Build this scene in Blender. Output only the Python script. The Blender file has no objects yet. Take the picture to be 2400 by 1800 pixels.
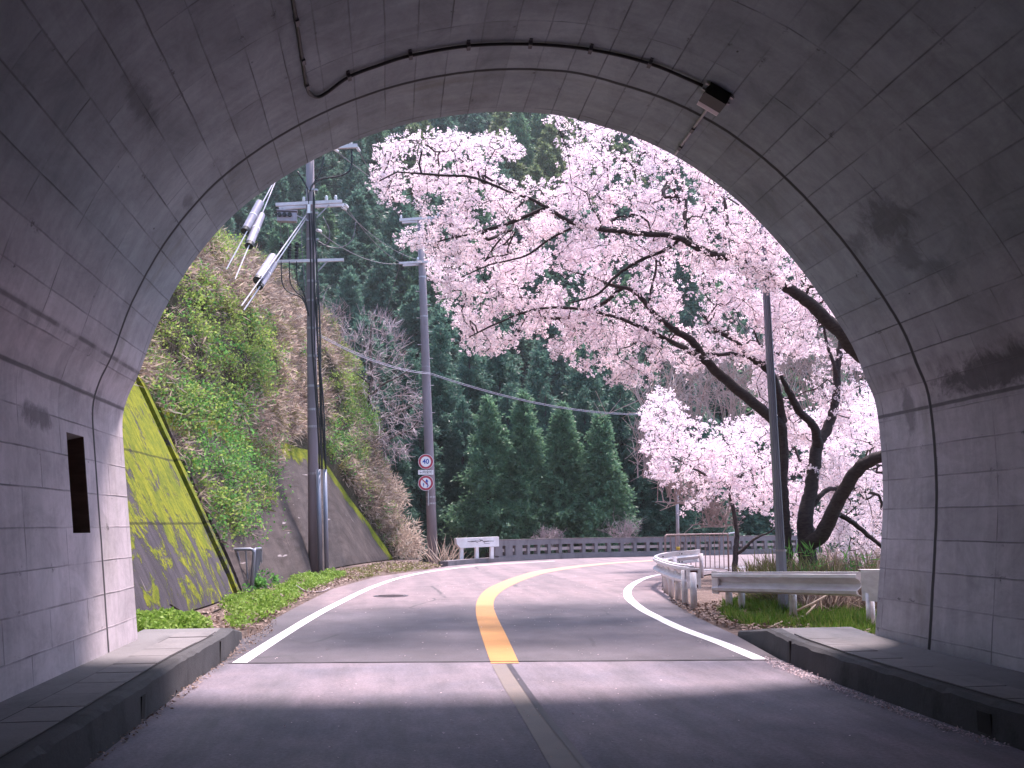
import bpy, bmesh, math, random
import numpy as np
from math import radians, sin, cos, atan, atan2, degrees, pi
from mathutils import Vector, Matrix, noise as mnoise
from mathutils.geometry import tessellate_polygon

random.seed(7)
RNG = np.random.default_rng(11)
SC = bpy.context.scene
COL = SC.collection

# ------------------------------------------------------------------ camera
CAM_H, FPX = 1.47, 2300.0
VPX, VPY, ROLL = 915.0, 1227.0, 0.3
_r = radians(ROLL)
_x, _y = VPX - 1200, 900 - VPY
_xu, _yu = _x * cos(_r) + _y * sin(_r), -_x * sin(_r) + _y * cos(_r)
_th = atan(-_yu / FPX)
_ps = atan(-_xu * cos(_th) / FPX)
FWD = np.array([sin(_ps) * cos(_th), cos(_ps) * cos(_th), sin(_th)])
_R0 = np.array([cos(_ps), -sin(_ps), 0.0])
_U0 = np.cross(_R0, FWD)
RIGHT = _R0 * cos(_r) - _U0 * sin(_r)
UP = _U0 * cos(_r) + _R0 * sin(_r)
EYE = np.array([0, 0, CAM_H])
cd = bpy.data.cameras.new("camera")
cd.sensor_fit = 'HORIZONTAL'
cd.sensor_width = 36
cd.lens = FPX / 2400 * 36
cd.clip_start, cd.clip_end = 0.05, 3000
camo = bpy.data.objects.new("camera", cd)
COL.objects.link(camo)
mw = Matrix.Identity(4)
for i in range(3):
    mw[i][0], mw[i][1], mw[i][2], mw[i][3] = RIGHT[i], UP[i], -FWD[i], EYE[i]
camo.matrix_world = mw
SC.camera = camo

# ------------------------------------------------------------------ sky, sun, exposure
SUN_TO = Vector((0.20, 0.33, 1.0)).normalized()
w = bpy.data.worlds.new("World")
SC.world = w
w.use_nodes = True
nt = w.node_tree
sky = nt.nodes.new("ShaderNodeTexSky")
sky.sky_type = 'NISHITA'
sky.sun_disc = False
sky.sun_elevation = math.asin(SUN_TO.z)
sky.sun_rotation = atan2(SUN_TO.x, SUN_TO.y)
nt.links.new(sky.outputs[0], nt.nodes["Background"].inputs[0])
nt.nodes["Background"].inputs[1].default_value = 0.15
sl = bpy.data.lights.new("sun", 'SUN')
sl.energy = 3.0
sl.angle = radians(8)
sl.color = (1.0, 0.85, 0.86)
so = bpy.data.objects.new("sun", sl)
COL.objects.link(so)
so.rotation_euler = SUN_TO.to_track_quat('Z', 'Y').to_euler()
SC.view_settings.view_transform = 'Standard'
SC.view_settings.look = 'None'
SC.view_settings.exposure = 1.9
SC.view_settings.gamma = 1
SC.cycles.max_bounces = 10
SC.cycles.diffuse_bounces = 6
SC.cycles.transparent_max_bounces = 8
SC.cycles.use_denoising = True
SC.cycles.sample_clamp_indirect = 6


# ------------------------------------------------------------------ geometry helpers
def ray(px, py):
    return FWD + RIGHT * ((px - 1200) / FPX) + UP * ((900 - py) / FPX)


def G(px, py, z=0.0):
    d = ray(px, py)
    return EYE + d * ((z - CAM_H) / d[2])


def P(px, py, y):
    d = ray(px, py)
    return EYE + d * (y / d[1])


def proj(p):
    v = np.asarray(p, float) - EYE
    wv = v @ FWD
    return 1200 + FPX * (v @ RIGHT) / wv, 900 - FPX * (v @ UP) / wv


def link(name, me, mat=None, parent=None):
    o = bpy.data.objects.new(name, me)
    COL.objects.link(o)
    if mat is not None:
        for m in (mat if isinstance(mat, (list, tuple)) else [mat]):
            me.materials.append(m)
    if parent is not None:
        o.parent = parent
    return o


def tag(o, label=None, cat=None, group=None, kind=None):
    if label:
        o['label'] = label
    if cat:
        o['category'] = cat
    if group:
        o['group'] = group
    if kind:
        o['kind'] = kind
    return o


def empty(name, loc=(0, 0, 0)):
    o = bpy.data.objects.new(name, None)
    COL.objects.link(o)
    o.location = loc
    o.empty_display_size = 0.2
    return o


class MB:
    """collects shapes into one mesh; all coordinates are world unless the parent is moved"""

    def __init__(self, org=(0, 0, 0)):
        self.v, self.f, self.uv = [], [], []
        self.org = np.array(org, float)

    def add(self, vs, fs, uvs=None):
        b = len(self.v)
        self.v += [tuple(np.asarray(p, float) - self.org) for p in vs]
        self.f += [tuple(b + i for i in f) for f in fs]
        if uvs is not None:
            self.uv += [tuple(u) for u in uvs]

    def box(self, c, s, rot=0.0, M=None):
        c = np.array(c, float)
        vs = []
        for dx in (-1, 1):
            for dy in (-1, 1):
                for dz in (-1, 1):
                    p = np.array([dx * s[0], dy * s[1], dz * s[2]]) / 2
                    if M is not None:
                        p = M @ p
                    elif rot:
                        p = np.array([p[0] * cos(rot) - p[1] * sin(rot), p[0] * sin(rot) + p[1] * cos(rot), p[2]])
                    vs.append(c + p)
        self.add(vs, [(0, 1, 3, 2), (4, 6, 7, 5), (0, 4, 5, 1), (2, 3, 7, 6), (0, 2, 6, 4), (1, 5, 7, 3)])

    def tube(self, pts, rad, n=8, cap=True):
        pts = [np.array(p, float) for p in pts]
        if not hasattr(rad, '__len__'):
            rad = [rad] * len(pts)
        rings = []
        u = None
        for i, p in enumerate(pts):
            a = pts[max(i - 1, 0)]
            b = pts[min(i + 1, len(pts) - 1)]
            t = b - a
            t = t / (np.linalg.norm(t) + 1e-9)
            if u is None:
                u = np.cross(t, [0, 0, 1] if abs(t[2]) < .9 else [1, 0, 0])
            else:
                u = u - t * (u @ t)
            u = u / (np.linalg.norm(u) + 1e-9)
            vv = np.cross(t, u)
            rings.append([p + rad[i] * (u * cos(2 * pi * k / n) + vv * sin(2 * pi * k / n)) for k in range(n)])
        vs = [q for r in rings for q in r]
        fs = []
        for i in range(len(pts) - 1):
            for k in range(n):
                k2 = (k + 1) % n
                fs.append((i * n + k, i * n + k2, (i + 1) * n + k2, (i + 1) * n + k))
        if cap:
            fs.append(tuple(range(n - 1, -1, -1)))
            fs.append(tuple((len(pts) - 1) * n + k for k in range(n)))
        self.add(vs, fs)

    def sweep(self, path, prof, closed=False, ends=True, side=None):
        """prof: list of (sideways, up) offsets; path: 3d points; sideways is horizontal, left of travel"""
        path = [np.array(p, float) for p in path]
        n = len(prof)
        vs, fs = [], []
        for i, p in enumerate(path):
            t = path[min(i + 1, len(path) - 1)] - path[max(i - 1, 0)]
            t[2] = 0
            t /= np.linalg.norm(t)
            l = np.array([-t[1], t[0], 0])
            for a, b in prof:
                vs.append(p + l * a + np.array([0, 0, b]))
        m = n if closed else n - 1
        for i in range(len(path) - 1):
            for k in range(m):
                k2 = (k + 1) % n
                fs.append((i * n + k, (i + 1) * n + k, (i + 1) * n + k2, i * n + k2))
        if closed and ends:
            fs.append(tuple(range(n)))
            fs.append(tuple((len(path) - 1) * n + k for k in range(n - 1, -1, -1)))
        self.add(vs, fs)

    def poly(self, pts):
        tri = tessellate_polygon([[Vector(p) for p in pts]])
        self.add(pts, [tuple(t) for t in tri])

    def prism(self, front, back):
        """two matching outlines joined into a solid"""
        n = len(front)
        tri = tessellate_polygon([[Vector(p) for p in front]])
        self.add(list(front) + list(back), [tuple(t) for t in tri] + [tuple(n + i for i in reversed(t)) for t in tri]
                 + [(i, (i + 1) % n, n + (i + 1) % n, n + i) for i in range(n)])

    def strip(self, A, B):
        n = len(A)
        self.add(list(A) + list(B), [(i, i + 1, n + i + 1, n + i) for i in range(n - 1)])

    def build(self, name, mat, parent=None, smooth=False, fix=False):
        me = bpy.data.meshes.new(name)
        me.from_pydata(self.v, [], self.f)
        if self.uv:
            l = me.uv_layers.new(name="UVMap")
            uva = np.array(self.uv, np.float32)
            idx = np.zeros(len(me.loops), np.int32)
            me.loops.foreach_get("vertex_index", idx)
            l.data.foreach_set("uv", uva[idx].ravel())
        if fix:
            bm = bmesh.new()
            bm.from_mesh(me)
            bmesh.ops.recalc_face_normals(bm, faces=bm.faces)
            bm.to_mesh(me)
            bm.free()
        if smooth:
            me.polygons.foreach_set("use_smooth", [True] * len(me.polygons))
        me.update()
        return link(name, me, mat, parent)


def quads(name, Q, mat, parent=None, idx=None):
    """Q: (n,4,3) array of quads -> one mesh"""
    Q = np.asarray(Q, np.float32)
    n = len(Q)
    me = bpy.data.meshes.new(name)
    me.vertices.add(n * 4)
    me.vertices.foreach_set("co", Q.reshape(-1))
    me.loops.add(n * 4)
    me.loops.foreach_set("vertex_index", np.arange(n * 4, dtype=np.int32))
    me.polygons.add(n)
    me.polygons.foreach_set("loop_start", np.arange(0, n * 4, 4, dtype=np.int32))
    me.update(calc_edges=True)
    o = link(name, me, mat, parent)
    if idx is not None:
        me.polygons.foreach_set("material_index", np.asarray(idx, np.int32))
    return o


def unit(a):
    return a / (np.linalg.norm(a, axis=-1, keepdims=True) + 1e-9)


def rdir(n):
    return unit(RNG.normal(size=(n, 3)))


def leafq(C, D, W):
    """diamond leaves: base C, length vector D, half width vector W"""
    mid = C + D * 0.5
    return np.stack([C, mid + W, C + D, mid - W], 1)


def widthvec(D, w, bias=None):
    r = rdir(len(D)) if bias is None else bias
    v = unit(np.cross(D, r))
    return v * np.asarray(w).reshape(-1, 1)


def interp(x, xs, ys):
    return np.interp(x, xs, ys)


def catmull(pts, per=6):
    pts = [np.array(p, float) for p in pts]
    q = [2 * pts[0] - pts[1]] + pts + [2 * pts[-1] - pts[-2]]
    out = []
    for i in range(1, len(q) - 2):
        for k in range(per):
            t = k / per
            a, b, c, d = q[i - 1], q[i], q[i + 1], q[i + 2]
            out.append(0.5 * ((2 * b) + (c - a) * t + (2 * a - 5 * b + 4 * c - d) * t * t + (3 * b - a - 3 * c + d) * t ** 3))
    out.append(pts[-1])
    return out


# ------------------------------------------------------------------ materials
class NT:
    def __init__(self, name):
        self.m = bpy.data.materials.new(name)
        self.m.use_nodes = True
        self.t = self.m.node_tree
        self.b = self.t.nodes["Principled BSDF"]
        self.out = self.t.nodes["Material Output"]

    def n(self, typ, **kw):
        nd = self.t.nodes.new("ShaderNode" + typ)
        for k, v in kw.items():
            setattr(nd, k, v)
        return nd

    def set(self, sock, v):
        if hasattr(v, 'is_output'):
            self.t.links.new(v, sock)
        elif isinstance(v, (tuple, list)) and len(v) == 3 and sock.type == 'RGBA':
            sock.default_value = (*v, 1)
        else:
            sock.default_value = v

    def math(self, op, a, b=None, clamp=False):
        nd = self.n("Math", operation=op)
        nd.use_clamp = clamp
        self.set(nd.inputs[0], a)
        if b is not None:
            self.set(nd.inputs[1], b)
        return nd.outputs[0]

    def mix(self, f, a, b, blend='MIX'):
        nd = self.n("Mix", data_type='RGBA', blend_type=blend)
        self.set(nd.inputs[0], f)
        self.set(nd.inputs[6], a)
        self.set(nd.inputs[7], b)
        return nd.outputs[2]

    def ramp(self, v, lo, hi, a=0.0, b=1.0):
        nd = self.n("MapRange")
        nd.clamp = True
        self.set(nd.inputs[0], v)
        for i, x in enumerate((lo, hi, a, b)):
            nd.inputs[i + 1].default_value = x
        return nd.outputs[0]

    def coord(self, kind='Object', scale=None):
        o = self.n("TexCoord").outputs[kind]
        if scale is not None:
            mp = self.n("Mapping")
            mp.inputs['Scale'].default_value = scale
            self.t.links.new(o, mp.inputs[0])
            o = mp.outputs[0]
        return o

    def noise(self, vec, scale, detail=4, rough=0.6, dist=0.0):
        nd = self.n("TexNoise")
        self.set(nd.inputs['Vector'], vec)
        nd.inputs['Scale'].default_value = scale
        nd.inputs['Detail'].default_value = detail
        nd.inputs['Roughness'].default_value = rough
        nd.inputs['Distortion'].default_value = dist
        return nd.outputs[0]

    def bump(self, h, strength=0.3, dist=0.02):
        nd = self.n("Bump")
        nd.inputs['Strength'].default_value = strength
        nd.inputs['Distance'].default_value = dist
        self.set(nd.inputs['Height'], h)
        self.t.links.new(nd.outputs[0], self.b.inputs['Normal'])

    def col(self, c):
        self.set(self.b.inputs['Base Color'], c)

    def rough(self, r):
        self.set(self.b.inputs['Roughness'], r)

    def spec(self, s):
        self.b.inputs['Specular IOR Level'].default_value = s


def simple(name, c1, c2=None, scale=6.0, rough=0.7, metal=0.0, bump=0.0, spec=0.4, stretch=None):
    m = NT(name)
    v = m.coord('Object', stretch)
    n1 = m.noise(v, scale, 5)
    c2 = c2 or tuple(x * 0.7 for x in c1)
    m.col(m.mix(m.ramp(n1, .35, .65), c1, c2))
    m.rough(rough)
    m.b.inputs['Metallic'].default_value = metal
    m.spec(spec)
    if bump:
        m.bump(m.noise(v, scale * 6, 4), bump)
    return m.m


def leafmat(name, cols, trans=0.35, tcol=None, rough=0.6, spec=0.2, vary=.45):
    """per-leaf colour spread, thin translucent leaves"""
    m = NT(name)
    r = m.n("NewGeometry").outputs['Random Per Island']
    cr = m.n("ValToRGB")
    cr.color_ramp.elements[0].color = (*cols[0], 1)
    cr.color_ramp.elements[-1].color = (*cols[-1], 1)
    for i, c in enumerate(cols[1:-1]):
        e = cr.color_ramp.elements.new((i + 1) / (len(cols) - 1))
        e.color = (*c, 1)
    m.t.links.new(r, cr.inputs[0])
    big = m.noise(m.coord('Object'), 0.9, 3)
    c = m.mix(m.ramp(big, .3, .7, 0.0, vary), cr.outputs[0], tuple(x * .55 for x in cols[0])) if vary else cr.outputs[0]
    m.col(c)
    m.rough(rough)
    m.spec(spec)
    tr = m.n("BsdfTranslucent")
    m.set(tr.inputs[0], c if tcol is None else tcol)
    mx = m.n("MixShader")
    mx.inputs[0].default_value = trans
    m.t.links.new(m.b.outputs[0], mx.inputs[1])
    m.t.links.new(tr.outputs[0], mx.inputs[2])
    m.t.links.new(mx.outputs[0], m.out.inputs[0])
    return m.m


M = {}
M['steel'] = simple("galvanised_steel", (.42, .40, .43), (.30, .28, .31), 5, .45, .6)
M['dark_steel'] = simple("dark_steel", (.10, .10, .11), (.06, .06, .07), 8, .5, .3)
M['steel_post'] = simple("steel_post", (.26, .27, .32), (.19, .20, .25), 3, .45, .35, stretch=(1, 1, .2))
M['rail'] = simple("guardrail_paint", (.76, .72, .74), (.60, .55, .57), 3, .5, .25, stretch=(1, 1, 4))
M['pole'] = simple("pole_concrete", (.26, .22, .25), (.19, .16, .18), 2.5, .8, bump=.1, stretch=(1, 1, .15))
M['black'] = simple("black_rubber", (.025, .025, .028), rough=.55)
M['porcelain'] = simple("porcelain", (.72, .70, .72), (.62, .6, .62), rough=.3)
M['arm'] = simple("crossarm_metal", (.60, .55, .58), (.48, .44, .47), 4, .5, .2)
M['guard'] = simple("guy_guard_plastic", (.36, .32, .38), (.28, .25, .30), 5, .5)
M['wire'] = simple("wire", (.22, .20, .22), rough=.5, metal=.3)
M['barkd'] = simple("cherry_bark", (.032, .024, .026), (.062, .05, .048), 14, .9, bump=.6, stretch=(1, 1, 2.5))
M['barkl'] = simple("bare_twig_bark", (.48, .39, .40), (.33, .26, .27), 9, .8)
M['barkc'] = simple("cedar_bark", (.06, .045, .045), (.035, .026, .028), 6, .9, stretch=(1, 1, .2))
M['white'] = simple("white_paint", (.80, .76, .77), (.66, .60, .60), 2.5, .6)
M['signwhite'] = simple("sign_white", (.80, .78, .80), (.76, .74, .76), 5, .4)
M['signred'] = simple("sign_red", (.42, .05, .08), (.36, .04, .07), 5, .4)
M['signblue'] = simple("sign_blue", (.02, .07, .36), (.02, .06, .30), 5, .4)
M['signink'] = simple("sign_ink", (.06, .05, .07), rough=.5)
M['yellowband'] = simple("yellow_band", (.6, .42, .05), rough=.5)
M['blossom'] = leafmat("cherry_blossom", [(.86, .68, .73), (.90, .80, .83), (.94, .90, .92), (.88, .73, .78)], .42, (.93, .79, .83), .7, .1, 0)
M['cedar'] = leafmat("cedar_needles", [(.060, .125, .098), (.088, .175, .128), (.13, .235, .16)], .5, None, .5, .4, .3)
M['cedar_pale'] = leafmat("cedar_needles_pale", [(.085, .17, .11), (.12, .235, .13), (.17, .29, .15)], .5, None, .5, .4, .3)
M['cedar_warm'] = leafmat("cedar_needles_warm", [(.10, .15, .075), (.15, .20, .09), (.20, .24, .11)], .5, None, .5, .4, .3)
M['green'] = leafmat("fresh_leaves", [(.12, .21, .045), (.24, .37, .075), (.44, .52, .15), (.32, .43, .11)], .5, None, .6, .2, .3)
M['weed'] = leafmat("weed_leaves", [(.18, .31, .05), (.27, .42, .08), (.38, .50, .14)], .4)
M['deepgreen'] = leafmat("deep_green_leaves", [(.07, .20, .055), (.13, .33, .08), (.24, .46, .12)], .5, None, .6, .2, .3)
M['grass'] = leafmat("grass_blades", [(.06, .15, .02), (.11, .22, .03), (.21, .30, .06), (.26, .25, .09)], .35)
M['straw'] = leafmat("dry_bamboo_grass", [(.42, .31, .25), (.60, .47, .39), (.74, .62, .52), (.30, .21, .17)], .4, None, .6, .2, .3)
M['olive'] = leafmat("olive_grass", [(.20, .20, .08), (.28, .27, .11), (.33, .29, .14)], .3)
M['twig'] = leafmat("dry_twigs", [(.20, .14, .12), (.30, .22, .19), (.42, .32, .29)], .05)
M['litter'] = leafmat("leaf_litter", [(.16, .10, .08), (.30, .20, .16), (.44, .33, .28), (.10, .06, .05)], .1)
M['petal'] = leafmat("fallen_petals", [(.70, .52, .56), (.80, .66, .68), (.5, .36, .38)], .2)


def mat_lining(stains, vjoint, uspL, uspR):
    m = NT("tunnel_concrete")
    uv = m.coord('UV')
    sep = m.n("SeparateXYZ")
    m.t.links.new(uv, sep.inputs[0])
    u, v = sep.outputs[0], sep.outputs[1]
    wob = m.math('MULTIPLY', m.math('SUBTRACT', m.noise(uv, 1.3, 3), .5), .022)
    u2 = m.math('ADD', u, wob)
    wob2 = m.math('MULTIPLY', m.math('SUBTRACT', m.noise(uv, 1.7, 3), .52), .035)
    v2 = m.math('ADD', v, wob2)

    def line(x, period, width, off=0.0):
        q = m.math('DIVIDE', m.math('ADD', x, off), period)
        f = m.math('ABSOLUTE', m.math('SUBTRACT', m.math('FRACT', q), .5))
        d = m.math('MULTIPLY', m.math('SUBTRACT', .5, f), period)
        return m.ramp(d, width * .35, width, 1.0, 0.0), m.math('FLOOR', q)
    lu, cu = line(u2, 0.318, .010, .08)
    # board ends are staggered by course
    wn0 = m.n("TexWhiteNoise", noise_dimensions='1D')
    m.set(wn0.inputs['W'], cu)
    stag = m.math('MULTIPLY', m.math('GREATER_THAN', wn0.outputs[0], .88), .45)
    lv, cv = line(m.math('ADD', v2, stag), 0.98, .012, -.12)
    vis_u = m.math('MULTIPLY', m.ramp(m.noise(uv, .9, 3), .36, .60, .12, 1.0), m.ramp(wn0.outputs[0], 0, 1, .35, 1.15))
    vis_v = m.ramp(m.noise(m.coord('UV', (3.1, 1.3, 1)), .8, 2), .42, .64, .08, .75)
    lines = m.math('MAXIMUM', m.math('MULTIPLY', lu, vis_u), m.math('MULTIPLY', lv, vis_v))
    lw, _ = line(u2, 0.318, .05, .08)
    lw2, _ = line(m.math('ADD', v2, stag), 0.98, .05, -.12)
    chip = m.math('MULTIPLY', m.math('MAXIMUM', lw, lw2), m.ramp(m.noise(m.coord('UV', (1, .7, 1)), 5.5, 6, .8), .60, .66))
    lines = m.math('MAXIMUM', lines, m.math('MULTIPLY', chip, .9))
    jd = m.math('ABSOLUTE', m.math('SUBTRACT', v2, vjoint))
    joint = m.ramp(jd, .018, .034, 1.0, 0.0)
    # springing line joint with stain under it
    sp = None
    for us, sg in ((uspL, 1), (uspR, -1)):
        d = m.math('MULTIPLY', m.math('SUBTRACT', u2, us), sg)
        l = m.ramp(m.math('ABSOLUTE', d), .012, .026, 1.0, 0.0)
        d2 = m.math('MULTIPLY', m.math('SUBTRACT', u2, us + sg * .42), sg)
        l2 = m.ramp(m.math('ABSOLUTE', d2), .010, .03, .9, 0.0)
        l2 = m.math('MULTIPLY', l2, m.ramp(m.noise(uv, 1.1, 4), .42, .55))
        stn = m.math('MULTIPLY', m.ramp(d, -.28, .0, 0.0, .5), m.ramp(d, .02, .10, 1.0, 0.0))
        stn2 = m.math('MULTIPLY', m.ramp(d2, -.22, .0, 0.0, .7), m.ramp(d2, .01, .05, 1.0, 0.0))
        stn = m.math('MULTIPLY', m.math('MAXIMUM', stn, stn2), m.ramp(m.noise(m.coord('UV', (1, 4, 1)), 1.5, 5, .7), .40, .68))
        tot = m.math('MAXIMUM', m.math('MULTIPLY', m.math('MAXIMUM', l, l2), .85), m.math('MULTIPLY', stn, .8))
        sp = tot if sp is None else m.math('MAXIMUM', sp, tot)
    # form-board tone per panel
    wn = m.n("TexWhiteNoise", noise_dimensions='2D')
    cb = m.n("CombineXYZ")
    m.t.links.new(cu, cb.inputs[0])
    m.t.links.new(cv, cb.inputs[1])
    m.t.links.new(cb.outputs[0], wn.inputs['Vector'])
    tone = m.ramp(wn.outputs[0], 0, 1, .90, 1.07)
    big = m.ramp(m.noise(uv, .55, 5, .65), .25, .75, .74, 1.16)
    fine = m.ramp(m.noise(uv, 18, 6, .75), .2, .8, .9, 1.08)
    streak = m.ramp(m.noise(m.coord('UV', (.7, 6, 1)), 1.2, 4, .6), .3, .75, 1.05, .86)
    smud = m.ramp(m.noise(m.coord('UV', (1, .6, 1)), 2.3, 6, .75, .6), .42, .72, 1.04, .72)
    fine = m.math('MULTIPLY', fine, smud)
    k = m.math('MULTIPLY', m.math('MULTIPLY', tone, big), m.math('MULTIPLY', fine, streak))
    # darker vault; lower walls coloured lighter to stand in for bounced daylight
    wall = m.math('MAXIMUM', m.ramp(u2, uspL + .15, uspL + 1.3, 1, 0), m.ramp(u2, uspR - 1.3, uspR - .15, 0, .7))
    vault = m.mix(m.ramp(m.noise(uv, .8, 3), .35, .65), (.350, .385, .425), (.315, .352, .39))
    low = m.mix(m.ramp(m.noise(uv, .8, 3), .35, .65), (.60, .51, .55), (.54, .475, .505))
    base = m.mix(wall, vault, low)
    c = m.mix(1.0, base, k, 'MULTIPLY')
    # moss-tinted damp band by the portal
    c = m.mix(m.math('MULTIPLY', m.ramp(v, .15, .9, 0, 1), m.math('MULTIPLY', m.ramp(v, 1.0, 1.1, 1, 0), m.ramp(m.noise(m.coord('UV', (.6, 2, 1)), 1.8, 4), .48, .7, 0, .35))), c, (.16, .15, .09))
    # foot damp
    st = sp
    for (su, sv, ru, rv, amt) in stains:
        du = m.math('DIVIDE', m.math('SUBTRACT', u, su), ru)
        dv = m.math('DIVIDE', m.math('SUBTRACT', v, sv), rv)
        d = m.math('SQRT', m.math('ADD', m.math('MULTIPLY', du, du), m.math('MULTIPLY', dv, dv)))
        d = m.math('ADD', d, m.math('MULTIPLY', m.math('SUBTRACT', m.noise(m.coord('UV'), 3.0, 8, .75, .6), .5), 2.6))
        st = m.math('MAXIMUM', st, m.ramp(d, .50, 1.0, amt, 0.0))
    # pits and rust ticks
    pit = m.n("TexVoronoi", feature='F1')
    m.t.links.new(m.coord('UV', (1, .55, 1)), pit.inputs['Vector'])
    pit.inputs['Scale'].default_value = 3.2
    pits = m.math('MULTIPLY', m.ramp(pit.outputs['Distance'], .022, .04, 1, 0), m.ramp(m.noise(uv, 1.9, 2), .5, .55))
    dk = m.math('MAXIMUM', m.math('MAXIMUM', m.math('MULTIPLY', lines, .72), m.math('MULTIPLY', joint, .92)), m.math('MAXIMUM', m.math('MULTIPLY', st, .8), m.math('MULTIPLY', pits, .75)))
    grime = m.math('MULTIPLY', m.ramp(m.math('MINIMUM', m.math('ABSOLUTE', m.math('SUBTRACT', u2, 0)), jd), .0, .22, .0, .0), 1.0)
    c = m.mix(dk, c, (.025, .024, .026))
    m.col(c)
    m.rough(.85)
    m.spec(.25)
    h = m.math('SUBTRACT', m.math('MULTIPLY', m.noise(uv, 30, 5, .7), .25), m.math('MAXIMUM', lines, m.math('MULTIPLY', joint, 1.5)))
    m.bump(h, .5, .012)
    return m.m


def mat_concrete(name, a, b, dark=(.05, .048, .05), sc=1.2, streak=(1, 1, 1), amt=.6, edge=None, bump=.4):
    m = NT(name)
    v = m.coord('Object')
    n1 = m.noise(v, sc, 6, .65)
    c = m.mix(m.ramp(n1, .3, .7), a, b)
    n2 = m.noise(m.coord('Object', streak), sc * 1.7, 6, .7, .3)
    c = m.mix(m.ramp(n2, .52, .74, 0, amt), c, dark)
    c = m.mix(1.0, c, m.ramp(m.noise(v, 45, 5, .8), .2, .8, .82, 1.12), 'MULTIPLY')
    m.col(c)
    m.rough(.9)
    m.spec(.25)
    m.bump(m.noise(v, 22, 6, .75), bump, .02)
    return m.m


M['kerb'] = mat_concrete("kerb_concrete", (.095, .092, .098), (.06, .058, .062), (.018, .018, .02), 1.4, (1, 1, .5), .8)
M['walk'] = mat_concrete("walkway_concrete", (.20, .188, .195), (.15, .142, .148), (.05, .048, .052), 1.1, (1, .6, 1), .5)
M['slab'] = mat_concrete("cover_slab_concrete", (.23, .212, .218), (.17, .16, .165), (.06, .057, .06), 1.3, (1, .5, 1), .45)
M['gap'] = simple("slab_gap_dirt", (.035, .03, .03), rough=.95)
M['niche'] = simple("niche_plywood", (.16, .10, .075), (.10, .065, .05), 3, .8, stretch=(1, 1, 4))
M['parapet'] = mat_concrete("parapet_concrete", (.22, .19, .20), (.15, .13, .14), (.05, .045, .05), 1.5, (1, 1, .4), .7)
M['parrail'] = mat_concrete("parapet_rail_concrete", (.42, .34, .32), (.32, .25, .24), (.15, .10, .09), 2, (1, 1, 1), .5)
M['portal'] = mat_concrete("portal_concrete", (.33, .30, .31), (.26, .24, .24), (.07, .07, .06), .8, (1, 1, .3), .7)


def mat_moss_wall(name, a, b, moss_lo, moss_hi, edge=False):
    m = NT(name)
    uv = m.coord('UV')
    sep = m.n("SeparateXYZ")
    m.t.links.new(uv, sep.inputs[0])
    v = sep.outputs[1]
    o = m.coord('Object')
    n1 = m.noise(o, 1.1, 6, .7)
    c = m.mix(m.ramp(n1, .3, .7), a, b)
    sm = m.noise(m.coord('UV', (3.4, .45, 1)), 1.3, 6, .68, .25)
    c = m.mix(m.ramp(sm, .42, .64, 0, .75), c, tuple(x * .4 for x in a))
    # pale lime runs
    ln = m.noise(m.coord('UV', (5.5, .5, 3)), 1.1, 3, .5)
    c = m.mix(m.ramp(ln, .685, .72, 0, .75), c, (.45, .38, .38))
    n3 = m.noise(m.coord('UV', (1.15, .75, 1)), 1.05, 7, .72, 1.3)
    n4 = m.noise(o, 9, 5, .75)
    g = m.ramp(v, moss_lo, moss_hi, -.10, .22)
    n3 = m.math('ADD', .5, m.math('MULTIPLY', m.math('SUBTRACT', n3, .5), 1.9))
    mm = m.math('ADD', m.math('ADD', n3, g), m.math('MULTIPLY', m.math('SUBTRACT', n4, .5), .55))
    if edge:
        e = m.ramp(sep.outputs[0], 0, 1, 0, 1)  # distance below the top edge, metres
        mm = m.math('ADD', m.ramp(e, .0, 1.15, .95, .0), m.math('MULTIPLY', m.math('SUBTRACT', n3, .5), .8))
    mask = m.ramp(mm, .47, .60)
    mc = m.mix(m.ramp(m.noise(o, 2.2, 5, .7), .35, .65), (.21, .215, .014), (.10, .13, .014))
    mc = m.mix(m.ramp(n4, .45, .75, 0, .6), mc, (.32, .31, .03))
    mc = m.mix(m.ramp(m.noise(m.coord('UV', (2.2, .5, 1)), 2.0, 6, .75), .45, .66, 0, .8), mc, (.055, .085, .014))
    if not edge:
        for vj in (1.62, 3.1):
            jl = m.ramp(m.math('ABSOLUTE', m.math('SUBTRACT', m.math('ADD', v, m.math('MULTIPLY', m.math('SUBTRACT', n1, .5), .08)), vj)), .015, .035, 1, 0)
            c = m.mix(m.math('MULTIPLY', jl, .8), c, (.03, .028, .025))
            mc = m.mix(m.math('MULTIPLY', jl, .7), mc, (.03, .03, .012))
    m.col(m.mix(mask, c, mc))
    m.rough(.95)
    m.spec(.15)
    m.bump(m.math('ADD', m.noise(o, 18, 6, .75), m.math('MULTIPLY', mask, .8)), .6, .03)
    return m.m


M['wallA'] = mat_moss_wall("mossy_wall_concrete", (.092, .080, .094), (.062, .055, .066), 0.4, 2.4)
M['wallB'] = mat_moss_wall("sprayed_wall_concrete", (.125, .098, .092), (.07, .058, .058), 0, 1, edge=True)


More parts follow.
